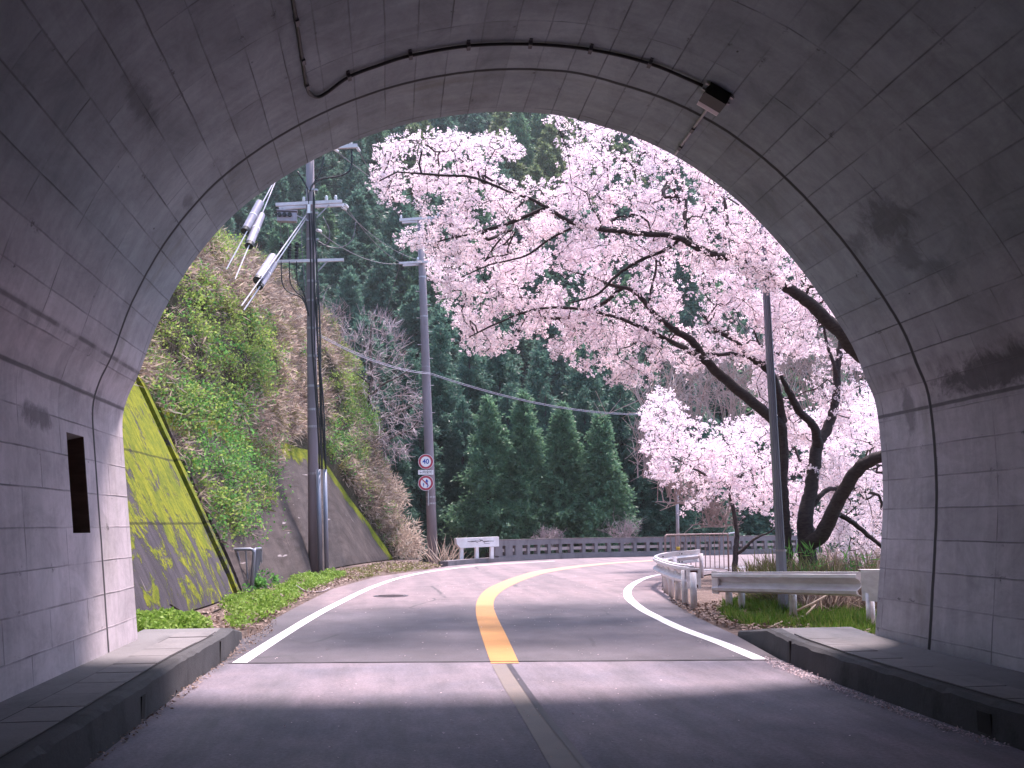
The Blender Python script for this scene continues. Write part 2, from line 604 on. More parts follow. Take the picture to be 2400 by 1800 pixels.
def mat_asphalt():
    m = NT("asphalt")
    v = m.coord('Object')
    n = m.noise(v, 1.2, 5, .6)
    c = m.mix(m.ramp(n, .3, .7), (.085, .068, .084), (.066, .053, .066))
    # paler tone farther round the bend imitates grazing glare, darker asphalt by the tunnel
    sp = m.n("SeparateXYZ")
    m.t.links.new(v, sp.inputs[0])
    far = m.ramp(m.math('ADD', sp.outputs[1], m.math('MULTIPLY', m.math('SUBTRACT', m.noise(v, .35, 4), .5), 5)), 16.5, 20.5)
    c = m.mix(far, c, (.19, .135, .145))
    n5 = m.noise(m.coord('Object', (2.0, .25, 1)), 1.2, 5, .6)
    c = m.mix(m.ramp(n5, .55, .72, 0, .35), c, (.05, .043, .05))
    sp2 = m.noise(v, 34, 5, .85)
    c = m.mix(1.0, c, m.ramp(sp2, .3, .72, .55, 1.5), 'MULTIPLY')
    blo = m.noise(m.coord('Object', (1.2, .5, 1)), 2.2, 6, .75)
    c = m.mix(1.0, c, m.ramp(blo, .35, .68, .8, 1.2), 'MULTIPLY')
    ck = m.n("TexVoronoi", feature='DISTANCE_TO_EDGE')
    wv = m.n("Mix", data_type='VECTOR')
    wv.inputs[0].default_value = .12
    nz = m.n("TexNoise")
    nz.inputs['Scale'].default_value = 1.6
    nz.inputs['Detail'].default_value = 5
    m.t.links.new(v, nz.inputs['Vector'])
    m.t.links.new(v, wv.inputs[4])
    m.t.links.new(nz.outputs['Color'], wv.inputs[5])
    m.t.links.new(wv.outputs[1], ck.inputs['Vector'])
    ck.inputs['Scale'].default_value = .38
    crk = m.math('MULTIPLY', m.ramp(ck.outputs['Distance'], .004, .012, .8, 0), m.ramp(m.noise(v, .35, 2), .48, .56))
    c = m.mix(crk, c, (.03, .026, .03))
    trk = m.noise(m.coord('Object', (1.6, .10, 1)), 1.0, 3, .5)
    c = m.mix(m.ramp(trk, .42, .62, 0, .4), c, (.055, .045, .055))
    vor = m.n("TexVoronoi", feature='F1')
    m.t.links.new(v, vor.inputs['Vector'])
    vor.inputs['Scale'].default_value = 5
    c = m.mix(m.ramp(vor.outputs['Distance'], .03, .045, .6, 0), c, (.35, .28, .29))
    m.col(c)
    m.rough(m.ramp(n, .3, .7, .60, .74))
    m.spec(.5)
    m.bump(m.noise(v, 90, 4, .8), .35, .012)
    return m.m


def mat_tunnel_road():
    m = NT("tunnel_road_concrete")
    v = m.coord('Object')
    n = m.noise(v, .9, 6, .65)
    c = m.mix(m.ramp(n, .3, .7), (.215, .168, .196), (.14, .126, .16))
    n2 = m.noise(m.coord('Object', (3, .25, 1)), .8, 5, .65)
    c = m.mix(m.ramp(n2, .48, .72, 0, .55), c, (.075, .072, .082))
    c = m.mix(1.0, c, m.ramp(m.noise(v, 34, 5, .85), .3, .72, .62, 1.38), 'MULTIPLY')
    c = m.mix(1.0, c, m.ramp(m.noise(m.coord('Object', (1.4, .35, 1)), 2.0, 6, .75), .35, .68, .78, 1.2), 'MULTIPLY')
    vor = m.n("TexVoronoi", feature='F1')
    m.t.links.new(v, vor.inputs['Vector'])
    vor.inputs['Scale'].default_value = 6
    c = m.mix(m.ramp(vor.outputs['Distance'], .025, .04, .55, 0), c, (.45, .38, .40))
    m.col(c)
    m.rough(m.ramp(n, .3, .7, .62, .8))
    m.spec(.4)
    m.bump(m.noise(m.coord('Object', (1, 2.5, 1)), 40, 5, .8), .4, .012)
    return m.m


def mat_line(name, a, b, wear, lo=.55, hi=.72, far_glare=None):
    m = NT(name)
    v = m.coord('Object')
    c = m.mix(m.ramp(m.noise(v, 3, 5), .3, .7), a, b)
    c = m.mix(m.ramp(m.noise(v, 14, 6, .75), lo, hi, 0, .85), c, wear)
    if far_glare:
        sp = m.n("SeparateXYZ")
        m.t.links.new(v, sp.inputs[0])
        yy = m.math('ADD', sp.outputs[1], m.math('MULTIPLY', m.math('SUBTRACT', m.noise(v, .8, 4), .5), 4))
        c = m.mix(m.ramp(yy, 14.0, 30.0, 0, .9), c, far_glare)  # paint tinted paler with distance to imitate grazing glare
    m.col(c)
    m.rough(.6)
    m.spec(.35)
    m.bump(m.noise(v, 80, 4, .8), .3, .01)
    return m.m


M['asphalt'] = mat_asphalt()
M['troad'] = mat_tunnel_road()
M['lwhite'] = mat_line("white_line_paint", (.82, .78, .79), (.72, .67, .68), (.20, .16, .18), .60, .70)
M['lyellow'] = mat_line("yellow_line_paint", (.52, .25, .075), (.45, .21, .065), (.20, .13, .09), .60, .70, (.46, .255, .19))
M['lfaded'] = mat_line("faded_line", (.20, .165, .15), (.165, .14, .135), (.40, .19, .08), .62, .70)
M['tar'] = simple("tar_seal", (.045, .04, .055), (.07, .062, .08), 4, .45)
M['seam'] = simple("seam_dirt", (.03, .026, .03), rough=.9)


def mat_ground(name, cols, sc=1.0):
    m = NT(name)
    v = m.coord('Object')
    c = m.mix(m.ramp(m.noise(v, sc, 6, .7), .35, .65), cols[0], cols[1])
    c = m.mix(m.ramp(m.noise(v, sc * 7, 6, .75), .45, .65), c, cols[2])
    m.col(c)
    m.rough(.95)
    m.spec(.1)
    m.bump(m.noise(v, sc * 20, 6, .8), .8, .06)
    return m.m


M['soil'] = mat_ground("roadside_soil", [(.17, .125, .11), (.11, .082, .075), (.24, .18, .16)], 1.2)
M['bank'] = mat_ground("bank_soil", [(.06, .05, .038), (.04, .042, .022), (.10, .08, .06)], 1.3)
M['forestfloor'] = mat_ground("forest_floor", [(.012, .02, .014), (.02, .03, .02), (.025, .025, .02)], .5)

# ------------------------------------------------------------------ tunnel
def yport(x):
    return 10.66 - 0.085 * (x - 1.25)


def PP(px, py):
    """pixel of the portal edge -> point in the (slightly skewed) portal plane"""
    d = ray(px, py)
    t = (10.66 + .085 * 1.25) / (d[1] + .085 * d[0])
    return EYE + d * t


edge_px = [(323, 1497), (305, 1250), (292, 1080), (287, 987), (300, 930), (329, 868), (369, 760), (434, 640), (510, 542), (591, 467), (705, 391),
           (835, 329), (976, 286), (1139, 263), (1291, 268), (1400, 293), (1519, 334), (1627, 393), (1736, 477), (1844, 591), (1931, 705),
           (1996, 808), (2029, 888), (2054, 955), (2067, 1085), (2068, 1220), (2051, 1491)]
E2 = [(PP(*p)[0], PP(*p)[2]) for p in edge_px]
prof = [np.array(q) for q in catmull([np.array([a, b]) for a, b in E2], 4)]
prof = [np.array([E2[0][0] + .02, -0.05])] + prof + [np.array([E2[-1][0] - .02, -0.05])]
prof = np.array(prof)
# niche on the left wall
nz0, nz1 = 1.40, 2.29
NV0, NV1 = 0, 0
seg = np.linalg.norm(np.diff(prof, axis=0), axis=1)
# insert niche heights on the left wall
pl = list(map(tuple, prof))
for zz in (nz0, nz1):
    for i in range(len(pl) - 1):
        if pl[i][0] < 0 and pl[i + 1][0] < 0 and pl[i][1] < zz < pl[i + 1][1]:
            t = (zz - pl[i][1]) / (pl[i + 1][1] - pl[i][1])
            pl.insert(i + 1, (pl[i][0] + t * (pl[i + 1][0] - pl[i][0]), zz))
            break
prof = np.array(pl)
U = np.concatenate([[0], np.cumsum(np.linalg.norm(np.diff(prof, axis=0), axis=1))])
ctr = np.array([1.28, 2.4])
ang = np.arctan2(prof[:, 1] - ctr[1], prof[:, 0] - ctr[0])
ang = np.where(ang < -pi / 2, ang + 2 * pi, ang)     # left wall goes past pi
rr = np.linalg.norm(prof - ctr, axis=1)
o_ = np.argsort(ang)
angS, rS, uS = ang[o_], rr[o_], U[o_]


def on_lining(px, py, lift=0.0):
    """where the sight line of a photo pixel meets the lining -> point, inward normal, u, v"""
    d = ray(px, py)
    for t in np.linspace(.5, 14, 2700):
        p = EYE + d * t
        q = np.array([p[0], p[2]]) - ctr
        a = atan2(q[1], q[0])
        if a < -pi / 2:
            a += 2 * pi
        if np.hypot(*q) >= np.interp(a, angS, rS):
            break
    a1, a2 = a - .02, a + .02
    p1 = ctr + np.array([cos(a1), sin(a1)]) * np.interp(a1, angS, rS)
    p2 = ctr + np.array([cos(a2), sin(a2)]) * np.interp(a2, angS, rS)
    tv = (p2 - p1) / np.linalg.norm(p2 - p1)
    nrm = np.array([-tv[1], 0, tv[0]])
    if nrm[0] * q[0] + nrm[2] * q[1] > 0:
        nrm = -nrm
    return p + nrm * lift, nrm, np.interp(a, angS, uS), yport(p[0]) - p[1], np.array([tv[0], 0, tv[1]])


NV = []
for p in ((163, 1130), (203, 1130)):
    NV.append(on_lining(*p)[3])
nv_hi, nv_lo = max(NV), min(NV)
vs_ = sorted(set([0.0, .55, 1.08, nv_lo, nv_hi, 2.2, 3, 4, 5, 6, 8, 10, 13, 17, 22, 30, 40, 55]))
uspL = on_lining(250, 942)[2]
uspR = on_lining(2170, 955)[2]
stains = []
for (px, py, ru, rv, amt) in ((2075, 520, .28, .45, .6), (2010, 570, .18, .25, .5), (2130, 600, .2, .25, .5), (2330, 865, .22, 1.1, .85), (90, 975, .12, .45, .7), (1960, 790, .4, .2, .5), (2190, 640, .2, .3, .3), (2130, 960, .35, .12, .55), (230, 930, .2, .12, .4), (330, 240, .12, .5, .5), (440, 470, .1, .2, .4)):
    _, _, uu, vv, _ = on_lining(px, py)
    stains.append((uu, vv, ru, rv, amt))
M['lining'] = mat_lining(stains, 1.08, uspL, uspR)

tunnel = empty("road_tunnel", (1.25, 10.66, 0))
tag(tunnel, "grey concrete road tunnel with a horseshoe arch, seen from inside its mouth", "tunnel")
TO = (1.25, 10.66, 0)
mb = MB(TO)
nu, nv = len(prof), len(vs_)
V, UVs, F = [], [], []
for j, v in enumerate(vs_):
    for i in range(nu):
        x, z = prof[i]
        V.append((x, yport(x) - v, z))
        UVs.append((U[i], v))
for j in range(nv - 1):
    for i in range(nu - 1):
        zc = (prof[i][1] + prof[i + 1][1]) / 2
        vc = (vs_[j] + vs_[j + 1]) / 2
        if prof[i][0] < 0 and nz0 < zc < nz1 and nv_lo < vc < nv_hi:
            continue
        F.append((j * nu + i, (j + 1) * nu + i, (j + 1) * nu + i + 1, j * nu + i + 1))
mb.add(V, F, UVs)
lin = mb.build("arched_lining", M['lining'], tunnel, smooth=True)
# outer skin of the lining, 0.5 m out
mb = MB(TO)
out = []
for i in range(nu):
    q = prof[i] - ctr
    q = q / np.linalg.norm(q)
    out.append(prof[i] + q * .5)
    if prof[i][1] < 2.4:
        out[-1] = np.array([prof[i][0] + (-.5 if prof[i][0] < 1 else .5), prof[i][1]])
A = [(p[0], yport(p[0]) - .3, p[1]) for p in out]
B = [(p[0], -44.4, p[1]) for p in out]
mb.strip(A, B)
mb.build("outer_shell", M['portal'], tunnel, smooth=True)
# portal wall: face with the arch opening, soffit thickness and top coping
mb = MB(TO)
rect = []
for p in prof:
    q = p - ctr
    t = 1e9
    if q[0] < 0:
        t = min(t, (-4.9 - ctr[0]) / q[0])
    if q[0] > 0:
        t = min(t, (8.2 - ctr[0]) / q[0])
    if q[1] > 0:
        t = min(t, (8.3 - ctr[1]) / q[1])
    if q[1] < 0:
        t = min(t, (-.06 - ctr[1]) / q[1])
    rect.append(ctr + q * t)
rect[0] = np.array([-4.9, -.06])
rect[-1] = np.array([8.2, -.06])
fa = [(p[0], yport(p[0]) + .0, p[1]) for p in prof]
fb = [(p[0], yport(p[0]) + .0, p[1]) for p in rect]
mb.strip(fa, fb)
ba = [(p[0], yport(p[0]) - .45, p[1]) for p in rect]
mb.strip(fb, ba)
mb.strip(ba, [(p[0], yport(p[0]) - .45, p[1]) for p in out])
mb.box((1.65, yport(1.65) - .2, 8.42), (13.5, .8, .24), rot=-.085)
mb.build("portal_wall", M['portal'], tunnel)
# niche box
mb = MB(TO)
xw = np.interp(1.9, [nz0, nz1], [prof[1][0], prof[3][0]])
xa = E2[1][0]
ya, yb = yport(xa) - nv_hi, yport(xa) - nv_lo
xi = xa - .32
xl, xh = (np.interp(zz, [p[1] for p in prof[:14]], [p[0] for p in prof[:14]]) for zz in (nz0, nz1))
c = [(xl, ya, nz0), (xl, yb, nz0), (xh, yb, nz1), (xh, ya, nz1)]
d = [(xi, ya, nz0), (xi, yb, nz0), (xi, yb, nz1 - .05), (xi, ya, nz1 - .05)]
mb.add(c + d, [(4, 5, 6, 7), (1, 5, 6, 2), (0, 3, 7, 4)])
nb = mb.build("niche", M['niche'], tunnel)
mb = MB(TO)
mb.add([c[0], c[1], d[1], d[0]], [(0, 1, 2, 3)])
mb.build("niche_sill", M['slab'], nb)
mb = MB(TO)
mb.add([c[2], c[3], d[3], d[2]], [(0, 1, 2, 3)])
mb.build("niche_lintel", M['slab'], nb)

# ------------------------------------------------------------------ roads
TR_y = lambda x: 10.73 - .115 * (x - 1.25)     # seam between tunnel concrete and outside asphalt
mb = MB()
mb.add([(-3.0, -70, 0), (5.6, -70, 0), (5.6, TR_y(5.6), 0), (-3.0, TR_y(-3), 0)], [(0, 1, 2, 3)])
tr = tag(mb.build("tunnel_road", M['troad']), kind='structure')
left_px = [(640, 1452), (700, 1420), (780, 1380), (880, 1352), (1010, 1334), (1050, 1327)]
par_px = [(1050, 1327), (1100, 1322), (1172, 1317), (1285, 1311), (1400, 1307), (1560, 1303.5), (1700, 1300.5)]
PAR = [G(*p) for p in par_px]
PAR = PAR + [PAR[-1] + np.array([6, 2.2, 0]), PAR[-1] + np.array([14, 3.6, 0]), PAR[-1] + np.array([30, 4, 0])]
RL = [np.array([-1.95, TR_y(-1.95), 0]), np.array([-2.0, 12.6, 0]), np.array([-1.75, 14.2, 0])] + [G(*p) for p in left_px[:-1]]
RR = [np.array([4.17, TR_y(4.17), 0]), G(1725, 1489), np.array([4.75, 15.2, 0]), G(1625, 1430), np.array([5.45, 19.0, 0]), np.array([5.95, 21.5, 0]), np.array([7.0, 24.5, 0]), np.array([9.0, 27.5, 0]), np.array([13, 30.3, 0]), np.array([20, 32.5, 0]), np.array([46, 35.5, 0])]
mb = MB()
mb.poly([tuple(p) for p in RL + PAR + RR[::-1]])
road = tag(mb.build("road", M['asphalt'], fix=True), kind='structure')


def strip_px(name, L, R, mat, z, parent, sub=4):
    a = catmull([G(*p, z) for p in L], sub)
    b = catmull([G(*p, z) for p in R], sub)
    m_ = MB()
    m_.strip(a, b)
    return m_.build(name, mat, parent, fix=True)


def c8(x, y):
    return 800 + x * .36166, 1200 + y * .36166


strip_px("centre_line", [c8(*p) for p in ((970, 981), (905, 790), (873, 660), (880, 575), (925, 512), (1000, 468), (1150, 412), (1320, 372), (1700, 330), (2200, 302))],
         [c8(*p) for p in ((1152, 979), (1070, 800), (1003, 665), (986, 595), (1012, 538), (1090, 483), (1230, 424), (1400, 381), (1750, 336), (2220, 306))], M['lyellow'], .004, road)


def line_w(name, pts, wd, mat, z, parent):
    a = catmull([G(*p, z) for p in pts], 5)
    L, R = [], []
    for i, p in enumerate(a):
        t = a[min(i + 1, len(a) - 1)] - a[max(i - 1, 0)]
        t /= np.linalg.norm(t)
        n = np.array([-t[1], t[0], 0])
        L.append(p + n * wd / 2)
        R.append(p - n * wd / 2)
    m_ = MB()
    m_.strip(L, R)
    return m_.build(name, mat, parent, fix=True)


line_w("edge_line", [(560, 1554), (650, 1496), (735, 1444), (800, 1410), (872, 1376), (945, 1352), (1030, 1336), (1150, 1323), (1300, 1315)], .16, M['lwhite'], .004, road)
line_w("edge_line", [(1786, 1547), (1690, 1507), (1600, 1474), (1540, 1446), (1500, 1424), (1472, 1398), (1476, 1376), (1507, 1357), (1550, 1346), (1640, 1336), (1760, 1328)], .17, M['lwhite'], .004, road)
fl = [(1040, 985), (1105, 1130), (1180, 1250), (1290, 1450), (1370, 1600), (1520, 1900)]
strip_px("faded_centre_line", [c8(*p) for p in ((975, 990), (1050, 1130), (1130, 1260), (1230, 1430), (1320, 1590), (1440, 1800))],
         [c8(*p) for p in ((1100, 990), (1195, 1145), (1300, 1300), (1440, 1480), (1580, 1650), (1700, 1800))], M['lfaded'], .004, tr)
line_w("tar_seal", [c8(*p) for p in ((1085, 984), (1140, 1065), (1210, 1165), (1310, 1305), (1450, 1475), (1590, 1650), (1720, 1810))], .055, M['tar'], .008, tr)
mb = MB()
sx = np.linspace(-1.7, 4.05, 40)
mb.strip([(x, TR_y(x) - .018 + .012 * mnoise.noise((x * 2, 0, 0)), .006) for x in sx], [(x, TR_y(x) + .02 + .016 * mnoise.noise((x * 3, 5, 0)), .006) for x in sx])
mb.build("seam", M['seam'], tr)

mh = empty("manhole_cover", tuple(G(916, 1397)))
tag(mh, "round iron manhole cover set in the left lane of the asphalt", "manhole cover")
mb = MB()
mb.tube([(0, 0, -.02), (0, 0, .008)], .29, 32)
for k in range(-5, 6):
    wdt = 2 * math.sqrt(max(.26 ** 2 - (k * .05) ** 2, .0004))
    mb.box((0, k * .05, .010), (wdt, .022, .006))
mb.build("lid", simple("manhole_iron", (.13, .10, .11), (.09, .07, .08), 20, .5, .5), mh)
mb = MB()
ro = [(.36 * cos(a), .36 * sin(a)) for a in np.linspace(0, 2 * pi, 33)]
mb.strip([(a, b, .007) for a, b in ro], [(a * .3 / .36, b * .3 / .36, .007) for a, b in ro])
mb.build("frame", M['tar'], mh)

# ------------------------------------------------------------------ raised walkways inside the tunnel
def walkway(side):
    if side == 'left':
        z = .28
        st = [(-60, -2.72, -2.36, -2.0, -1.87), (0, -2.72, -2.36, -2.0, -1.87), (9.4, -2.72, -2.34, -1.98, -1.84), (10.6, -2.75, -2.31, -1.93, -1.81), (11.3, -2.78, -2.3, -1.90, -1.78), (12.1, -2.80, -2.3, -1.95, -1.80)]
        ramp = (13.4, -2.75, -2.40, -2.08, -1.90, .10)
    else:
        z = .25
        st = [(-60, 5.12, 4.54, 4.22, 4.1), (0, 5.12, 4.54, 4.22, 4.1), (7.3, 5.10, 4.54, 4.20, 4.07), (8.8, 5.10, 4.55, 4.22, 4.08), (10.2, 5.2, 4.66, 4.32, 4.17), (11.2, 5.35, 4.85, 4.5, 4.33)]
        ramp = (12.7, 5.5, 5.0, 4.7, 4.53, .06)
    yy = np.array([s[0] for s in st])
    sg = 1 if side == 'left' else -1
    w_ = MB()
    k_ = MB()
    rows = []
    ys = list(np.arange(-60, 0, 6.0)) + list(np.arange(0, st[-1][0] + .01, .12))
    R_ = random.Random(3)
    kT, kC, kB, wi, wo = [], [], [], [], []
    for y in ys:
        a = [np.interp(y, yy, [s[i] for s in st]) for i in (1, 2, 3, 4)]
        ch = .012 + .022 * abs(mnoise.noise((y * 2.3, side == 'left', 0))) + (.03 * max(0, mnoise.noise((y * 5, 3, 1))) if y > 4 else 0)
        wi.append((a[0], y, z))
        wo.append((a[2], y, z))
        kT.append((a[3] - sg * (.02 + ch), y, z - .002))
        kC.append((a[3], y, z - .01 - ch * 1.1))
        kB.append((a[3] + sg * .015, y, -.02))
    y, a0, a1, a2, a3, zz = ramp
    for lst, x, h in ((wi, a0, zz), (wo, a2, zz), (kT, a3 - sg * .03, zz), (kC, a3, zz - .02), (kB, a3 + sg * .012, -.02)):
        lst.append((x, y, h))
    w_.strip(wi, wo)
    w_.add([wi[-1], kB[-1], (wi[-1][0], wi[-1][1] + .02, -.05)], [(0, 1, 2)])
    o = tag(w_.build("sidewalk", M['walk'], fix=True), kind='structure')
    k_.strip(wo, kT)
    k_.strip(kT, kC)
    k_.strip(kC, kB)
    k_.add([wo[-1], kT[-1], kC[-1], kB[-1], (wo[-1][0], wo[-1][1], -.05)], [(0, 1, 2, 3, 4)])
    kb = tag(k_.build("kerb", M['kerb'], fix=True), kind='structure')
    # drain cover slabs over a dark channel
    g_, s_ = MB(), MB()
    ga, gb = [], []
    for y in np.arange(-3, st[-1][0] - .75, .25):
        a = [np.interp(y, yy, [s[i] for s in st]) for i in (1, 2, 3, 4)]
        ga.append((a[1] - sg * .018, y, z + .004))
        gb.append((a[2] + sg * .014, y, z + .004))
    g_.strip(ga, gb)
    g_.build("slab_gap", M['gap'], o, fix=True)
    y = -3.0
    while y < st[-1][0] - .7:
        y2 = y + .5
        gp = .010 + (.012 if R_.random() < .4 else 0)
        q = []
        for yv in (y + gp / 2, y2 - gp / 2):
            a = [np.interp(yv, yy, [s[i] for s in st]) for i in (1, 2, 3, 4)]
            q.append((a[1], a[2]))
        dz = z + .010 + R_.uniform(-.003, .004)
        x0, x1, x2, x3 = q[0][0], q[0][1], q[1][1], q[1][0]
        top = [(x0, y + gp / 2, dz), (x1, y + gp / 2, dz), (x2, y2 - gp / 2, dz), (x3, y2 - gp / 2, dz)]
        bot = [(p[0], p[1], z) for p in top]
        s_.add(top + bot, [(0, 1, 2, 3), (0, 4, 5, 1), (1, 5, 6, 2), (2, 6, 7, 3), (3, 7, 4, 0)])
        y = y2
    s_.build("cover_slab", M['slab'], o, fix=True)
    # drain slots and joints in the kerb face
    d_ = MB()
    for yv, hh, ww in ((7.95, .17, .11), (2.0, .17, .11)) if side == 'left' else ((6.55, .14, .16), (2.0, .14, .16)):
        x = np.interp(yv, yy, [s[4] for s in st])
        d_.box((x + sg * .006, yv, .045 + hh / 2 - .02), (.014, ww, hh))
    for yv in (11.05,) if side == 'left' else (10.1,):
        x = np.interp(yv, yy, [s[4] for s in st])
        d_.box((x + sg * .004, yv, .12), (.02, .03, .23))
    d_.build("drain_slot", M['gap'], kb)


walkway('left')
walkway('right')

# ------------------------------------------------------------------ tunnel lamp and conduit
lp, ln_, lu_, lv_, lt_ = on_lining(1684, 215)
lamp = empty("tunnel_lamp", tuple(lp))
tag(lamp, "dark box lamp with a white lens fixed to the tunnel ceiling", "lamp")
Mx = np.array([lt_, [0, 1, 0], -ln_]).T
mb = MB(lp)
mb.box(lp + ln_ * .065, (.235, .19, .12), M=Mx)
mb.box(lp + ln_ * .13 + np.array([0, .0, 0]), (.24, .20, .012), M=Mx)
hs = mb.build("housing", simple("lamp_housing", (.012, .014, .012), rough=.5), lamp)
mb = MB(lp)
lc = lp + ln_ * .075 + np.array([0, .155, 0])
prf = [(-.06, -.055), (-.07, .0), (-.05, .055), (.045, .055), (.068, .0), (.062, -.055)]
fr = [lc + lt_ * sx_ * 1.0 + ln_ * a * 1.0 + np.array([0, b, 0]) for sx_ in (-.115,) for a, b in prf]
bk = [q + lt_ * .23 for q in fr]
mb.prism(fr, bk)
mb.build("lens", simple("lamp_lens", (.72, .62, .66), (.62, .54, .58), 5, .35), lamp, fix=True)
for s1 in (-.13, .13):
    for s2 in (-.08, .05):
        mb = MB(lp)
        mb.box(lp + ln_ * .03 + lt_ * s1 + np.array([0, s2, 0]), (.05, .03, .02), M=Mx)
        mb.build("bracket", M['steel'], lamp)


def conduit(name, pxs, clips, r, mat, label, lift=.03):
    c = empty(name, tuple(on_lining(*pxs[0])[0]))
    tag(c, label, "conduit")
    org = c.location
    pts = catmull([on_lining(*p, lift)[0] for p in pxs], 6)
    m_ = MB(org)
    m_.tube(pts, r, 8)
    m_.build("pipe", mat, c, smooth=True)
    for p in clips:
        q, n, _, _, t = on_lining(*p, .03)
        Mq = np.array([t, [0, 1, 0], -n]).T
        m_ = MB(org)
        m_.box(q, (.035, .085, .055), M=Mq)
        m_.box(q - n * .02, (.03, .15, .012), M=Mq)
        m_.build("clip", M['dark_steel'], c)
    return c


conduit("conduit", [(676, -40), (683, 0), (691, 45), (705, 135), (714, 190), (722, 212), (738, 221), (760, 213), (815, 174), (885, 147), (960, 124), (1097, 101), (1243, 97), (1385, 110), (1525, 143), (1650, 195)],
        [(691, 42), (706, 135), (716, 195), (815, 173), (960, 123), (1097, 101), (1243, 97), (1385, 110), (1525, 143)], .017, M['black'], "black cable conduit clipped along the curve of the tunnel ceiling")
conduit("conduit", [(1668, 240), (1625, 300), (1585, 358)], [(1627, 298), (1598, 340)], .015, M['steel'], "short grey steel conduit running from the lamp to the portal edge")

# ------------------------------------------------------------------ ground, mountain, hill over the tunnel
PX_ = np.array([p[0] for p in PAR])
PY_ = np.array([p[1] for p in PAR])


def par_y(x):
    return np.interp(x, PX_, PY_, left=PY_[0] + 8, right=PY_[-1])


def grid(name, xs, ys, fz, mat):
    V = [(x, y, fz(x, y)) for y in ys for x in xs]
    n = len(xs)
    F = [(j * n + i, j * n + i + 1, (j + 1) * n + i + 1, (j + 1) * n + i) for j in range(len(ys) - 1) for i in range(n - 1)]
    me = bpy.data.meshes.new(name)
    me.from_pydata(V, [], F)
    me.polygons.foreach_set("use_smooth", [True] * len(F))
    return link(name, me, mat)


def gz(x, y):
    z = -.035
    if y > 33 and x > .5:
        d = y - par_y(x) - .5
        z -= 2.6 * min(max(d / 5, 0), 1)
    elif y > 44:
        z -= 2.6 * min(max((y - 44) / 6, 0), 1)
    if y < 33 and 7.5 < x and 11 < y < 27:
        z += .25 * mnoise.noise((x * .5, y * .5, 0)) * min(1, (x - 7.5))
    return z


xs = [-900, -300, -120, -60] + list(np.arange(-30, 40, .8)) + [45, 60, 90, 150, 400, 900]
ys = [-900, -300, -120, -75] + list(np.arange(-60, 8, 6)) + list(np.arange(8, 66, .8)) + [75, 100, 300, 1500]
tag(grid("ground", xs, ys, gz, M['soil']), kind='structure')


def mz(x, y):
    base = -4 + np.interp(y, [58, 66, 80, 100, 130, 190, 300], [-3, .8, 13, 33, 60, 100, 130])
    fall = np.interp(x / max(y, 1), [-.6, -.3, .30, .46, .7], [1.05, 1.0, 1.0, .55, .35])
    return base * fall + 2.0 * mnoise.noise((x * .05, y * .05, 3)) if base > 0 else base


tag(grid("mountain", list(np.arange(-200, 320, 8)), list(np.arange(56, 300, 6)), mz, M['forestfloor']), kind='structure')


def hz(x, y):
    return 8.1 + .25 * (10.2 - y) ** .9 * .9 + .5 * mnoise.noise((x * .2, y * .2, 0)) + (0 if -5 < x < 8 else min(abs(x + 5), abs(x - 8)) * -.25 if x > 8 else abs(x + 5) * .45)


tag(grid("hill", list(np.arange(-40, 46, 2.0)), list(np.arange(-50, 10.3, 2.0)) + [10.15], hz, M['bank']), kind='structure')

# thin spring haze over the whole valley
mb = MB()
mb.box((0, 300, 66), (2400, 2900, 142))
hm = bpy.data.materials.new("haze")
hm.use_nodes = True
hm.node_tree.nodes.remove(hm.node_tree.nodes["Principled BSDF"])
pv = hm.node_tree.nodes.new("ShaderNodeVolumePrincipled")
pv.inputs['Color'].default_value = (.86, .90, .95, 1)
pv.inputs['Density'].default_value = .0004
pv.inputs['Anisotropy'].default_value = .2
hm.node_tree.links.new(pv.outputs[0], hm.node_tree.nodes["Material Output"].inputs['Volume'])
tag(mb.build("haze", hm), kind='stuff')

# ------------------------------------------------------------------ left bank and retaining walls
BASE = [(-4.6, 9.0), (-4.3, 10.9), (-3.85, 13.5), (-3.73, 15.8), (-3.59, 17.2), (-3.42, 18.9), (-3.26, 21.9), (-2.85, 24), (-2.55, 27), (-2.38, 29.5), (-2.1, 33), (-1.6, 36), (-.9, 39), (-.1, 41.3), (.45, 43.5), (.2, 46), (-1, 49), (-3, 52), (-7, 55)]
BS = catmull([np.array([a, b]) for a, b in BASE], 6)
BS = np.array(BS)
BT = np.gradient(BS, axis=0)
BT = unit(BT)
BN = np.stack([-BT[:, 1], BT[:, 0]], 1)     # into the hill
ZN = [0, 4.4, 8, 10, 11.5, 13, 13.6]
ON = [0, 2.2, 4.5, 6.5, 9, 14, 26]
ZF = [0, 4, 8.65, 10.2, 11.4, 13, 14, 15, 15.6]
OF = [0, 1.3, 2.65, 3.8, 5.0, 6.6, 8.5, 12, 26]


def bank_pt(k, z, bump=1.0):
    """k: float index along the base curve, z: height on the face"""
    i = int(min(max(k, 0), len(BS) - 1.001))
    f = k - i
    b = BS[i] * (1 - f) + BS[i + 1] * f
    n = BN[i] * (1 - f) + BN[i + 1] * f
    y = b[1]
    wf = min(max((y - 22) / 7, 0), 1)
    off = (1 - wf) * np.interp(z, ZN, ON) + wf * np.interp(z, ZF, OF)
    p = np.array([b[0] + n[0] * off, b[1] + n[1] * off, z])
    if bump:
        zw = 4.75 if y < 22.6 else (4.0 if y < 36.6 else max(0, 4.0 * (42.2 - y) / 5.6))
        a = .46 * bump * min(1, max(0, z - zw + .1) / 1.2)
        q = mnoise.noise_vector((p[0] * .62, p[1] * .62, z * .62))
        p = p + np.array([-n[0], -n[1], .3]) * (a * (q[0] + .3) * 1.2) + np.array([0, 0, .2 * q[2] * a])
    return p, np.array([-n[0] * .9, -n[1] * .9, .45])


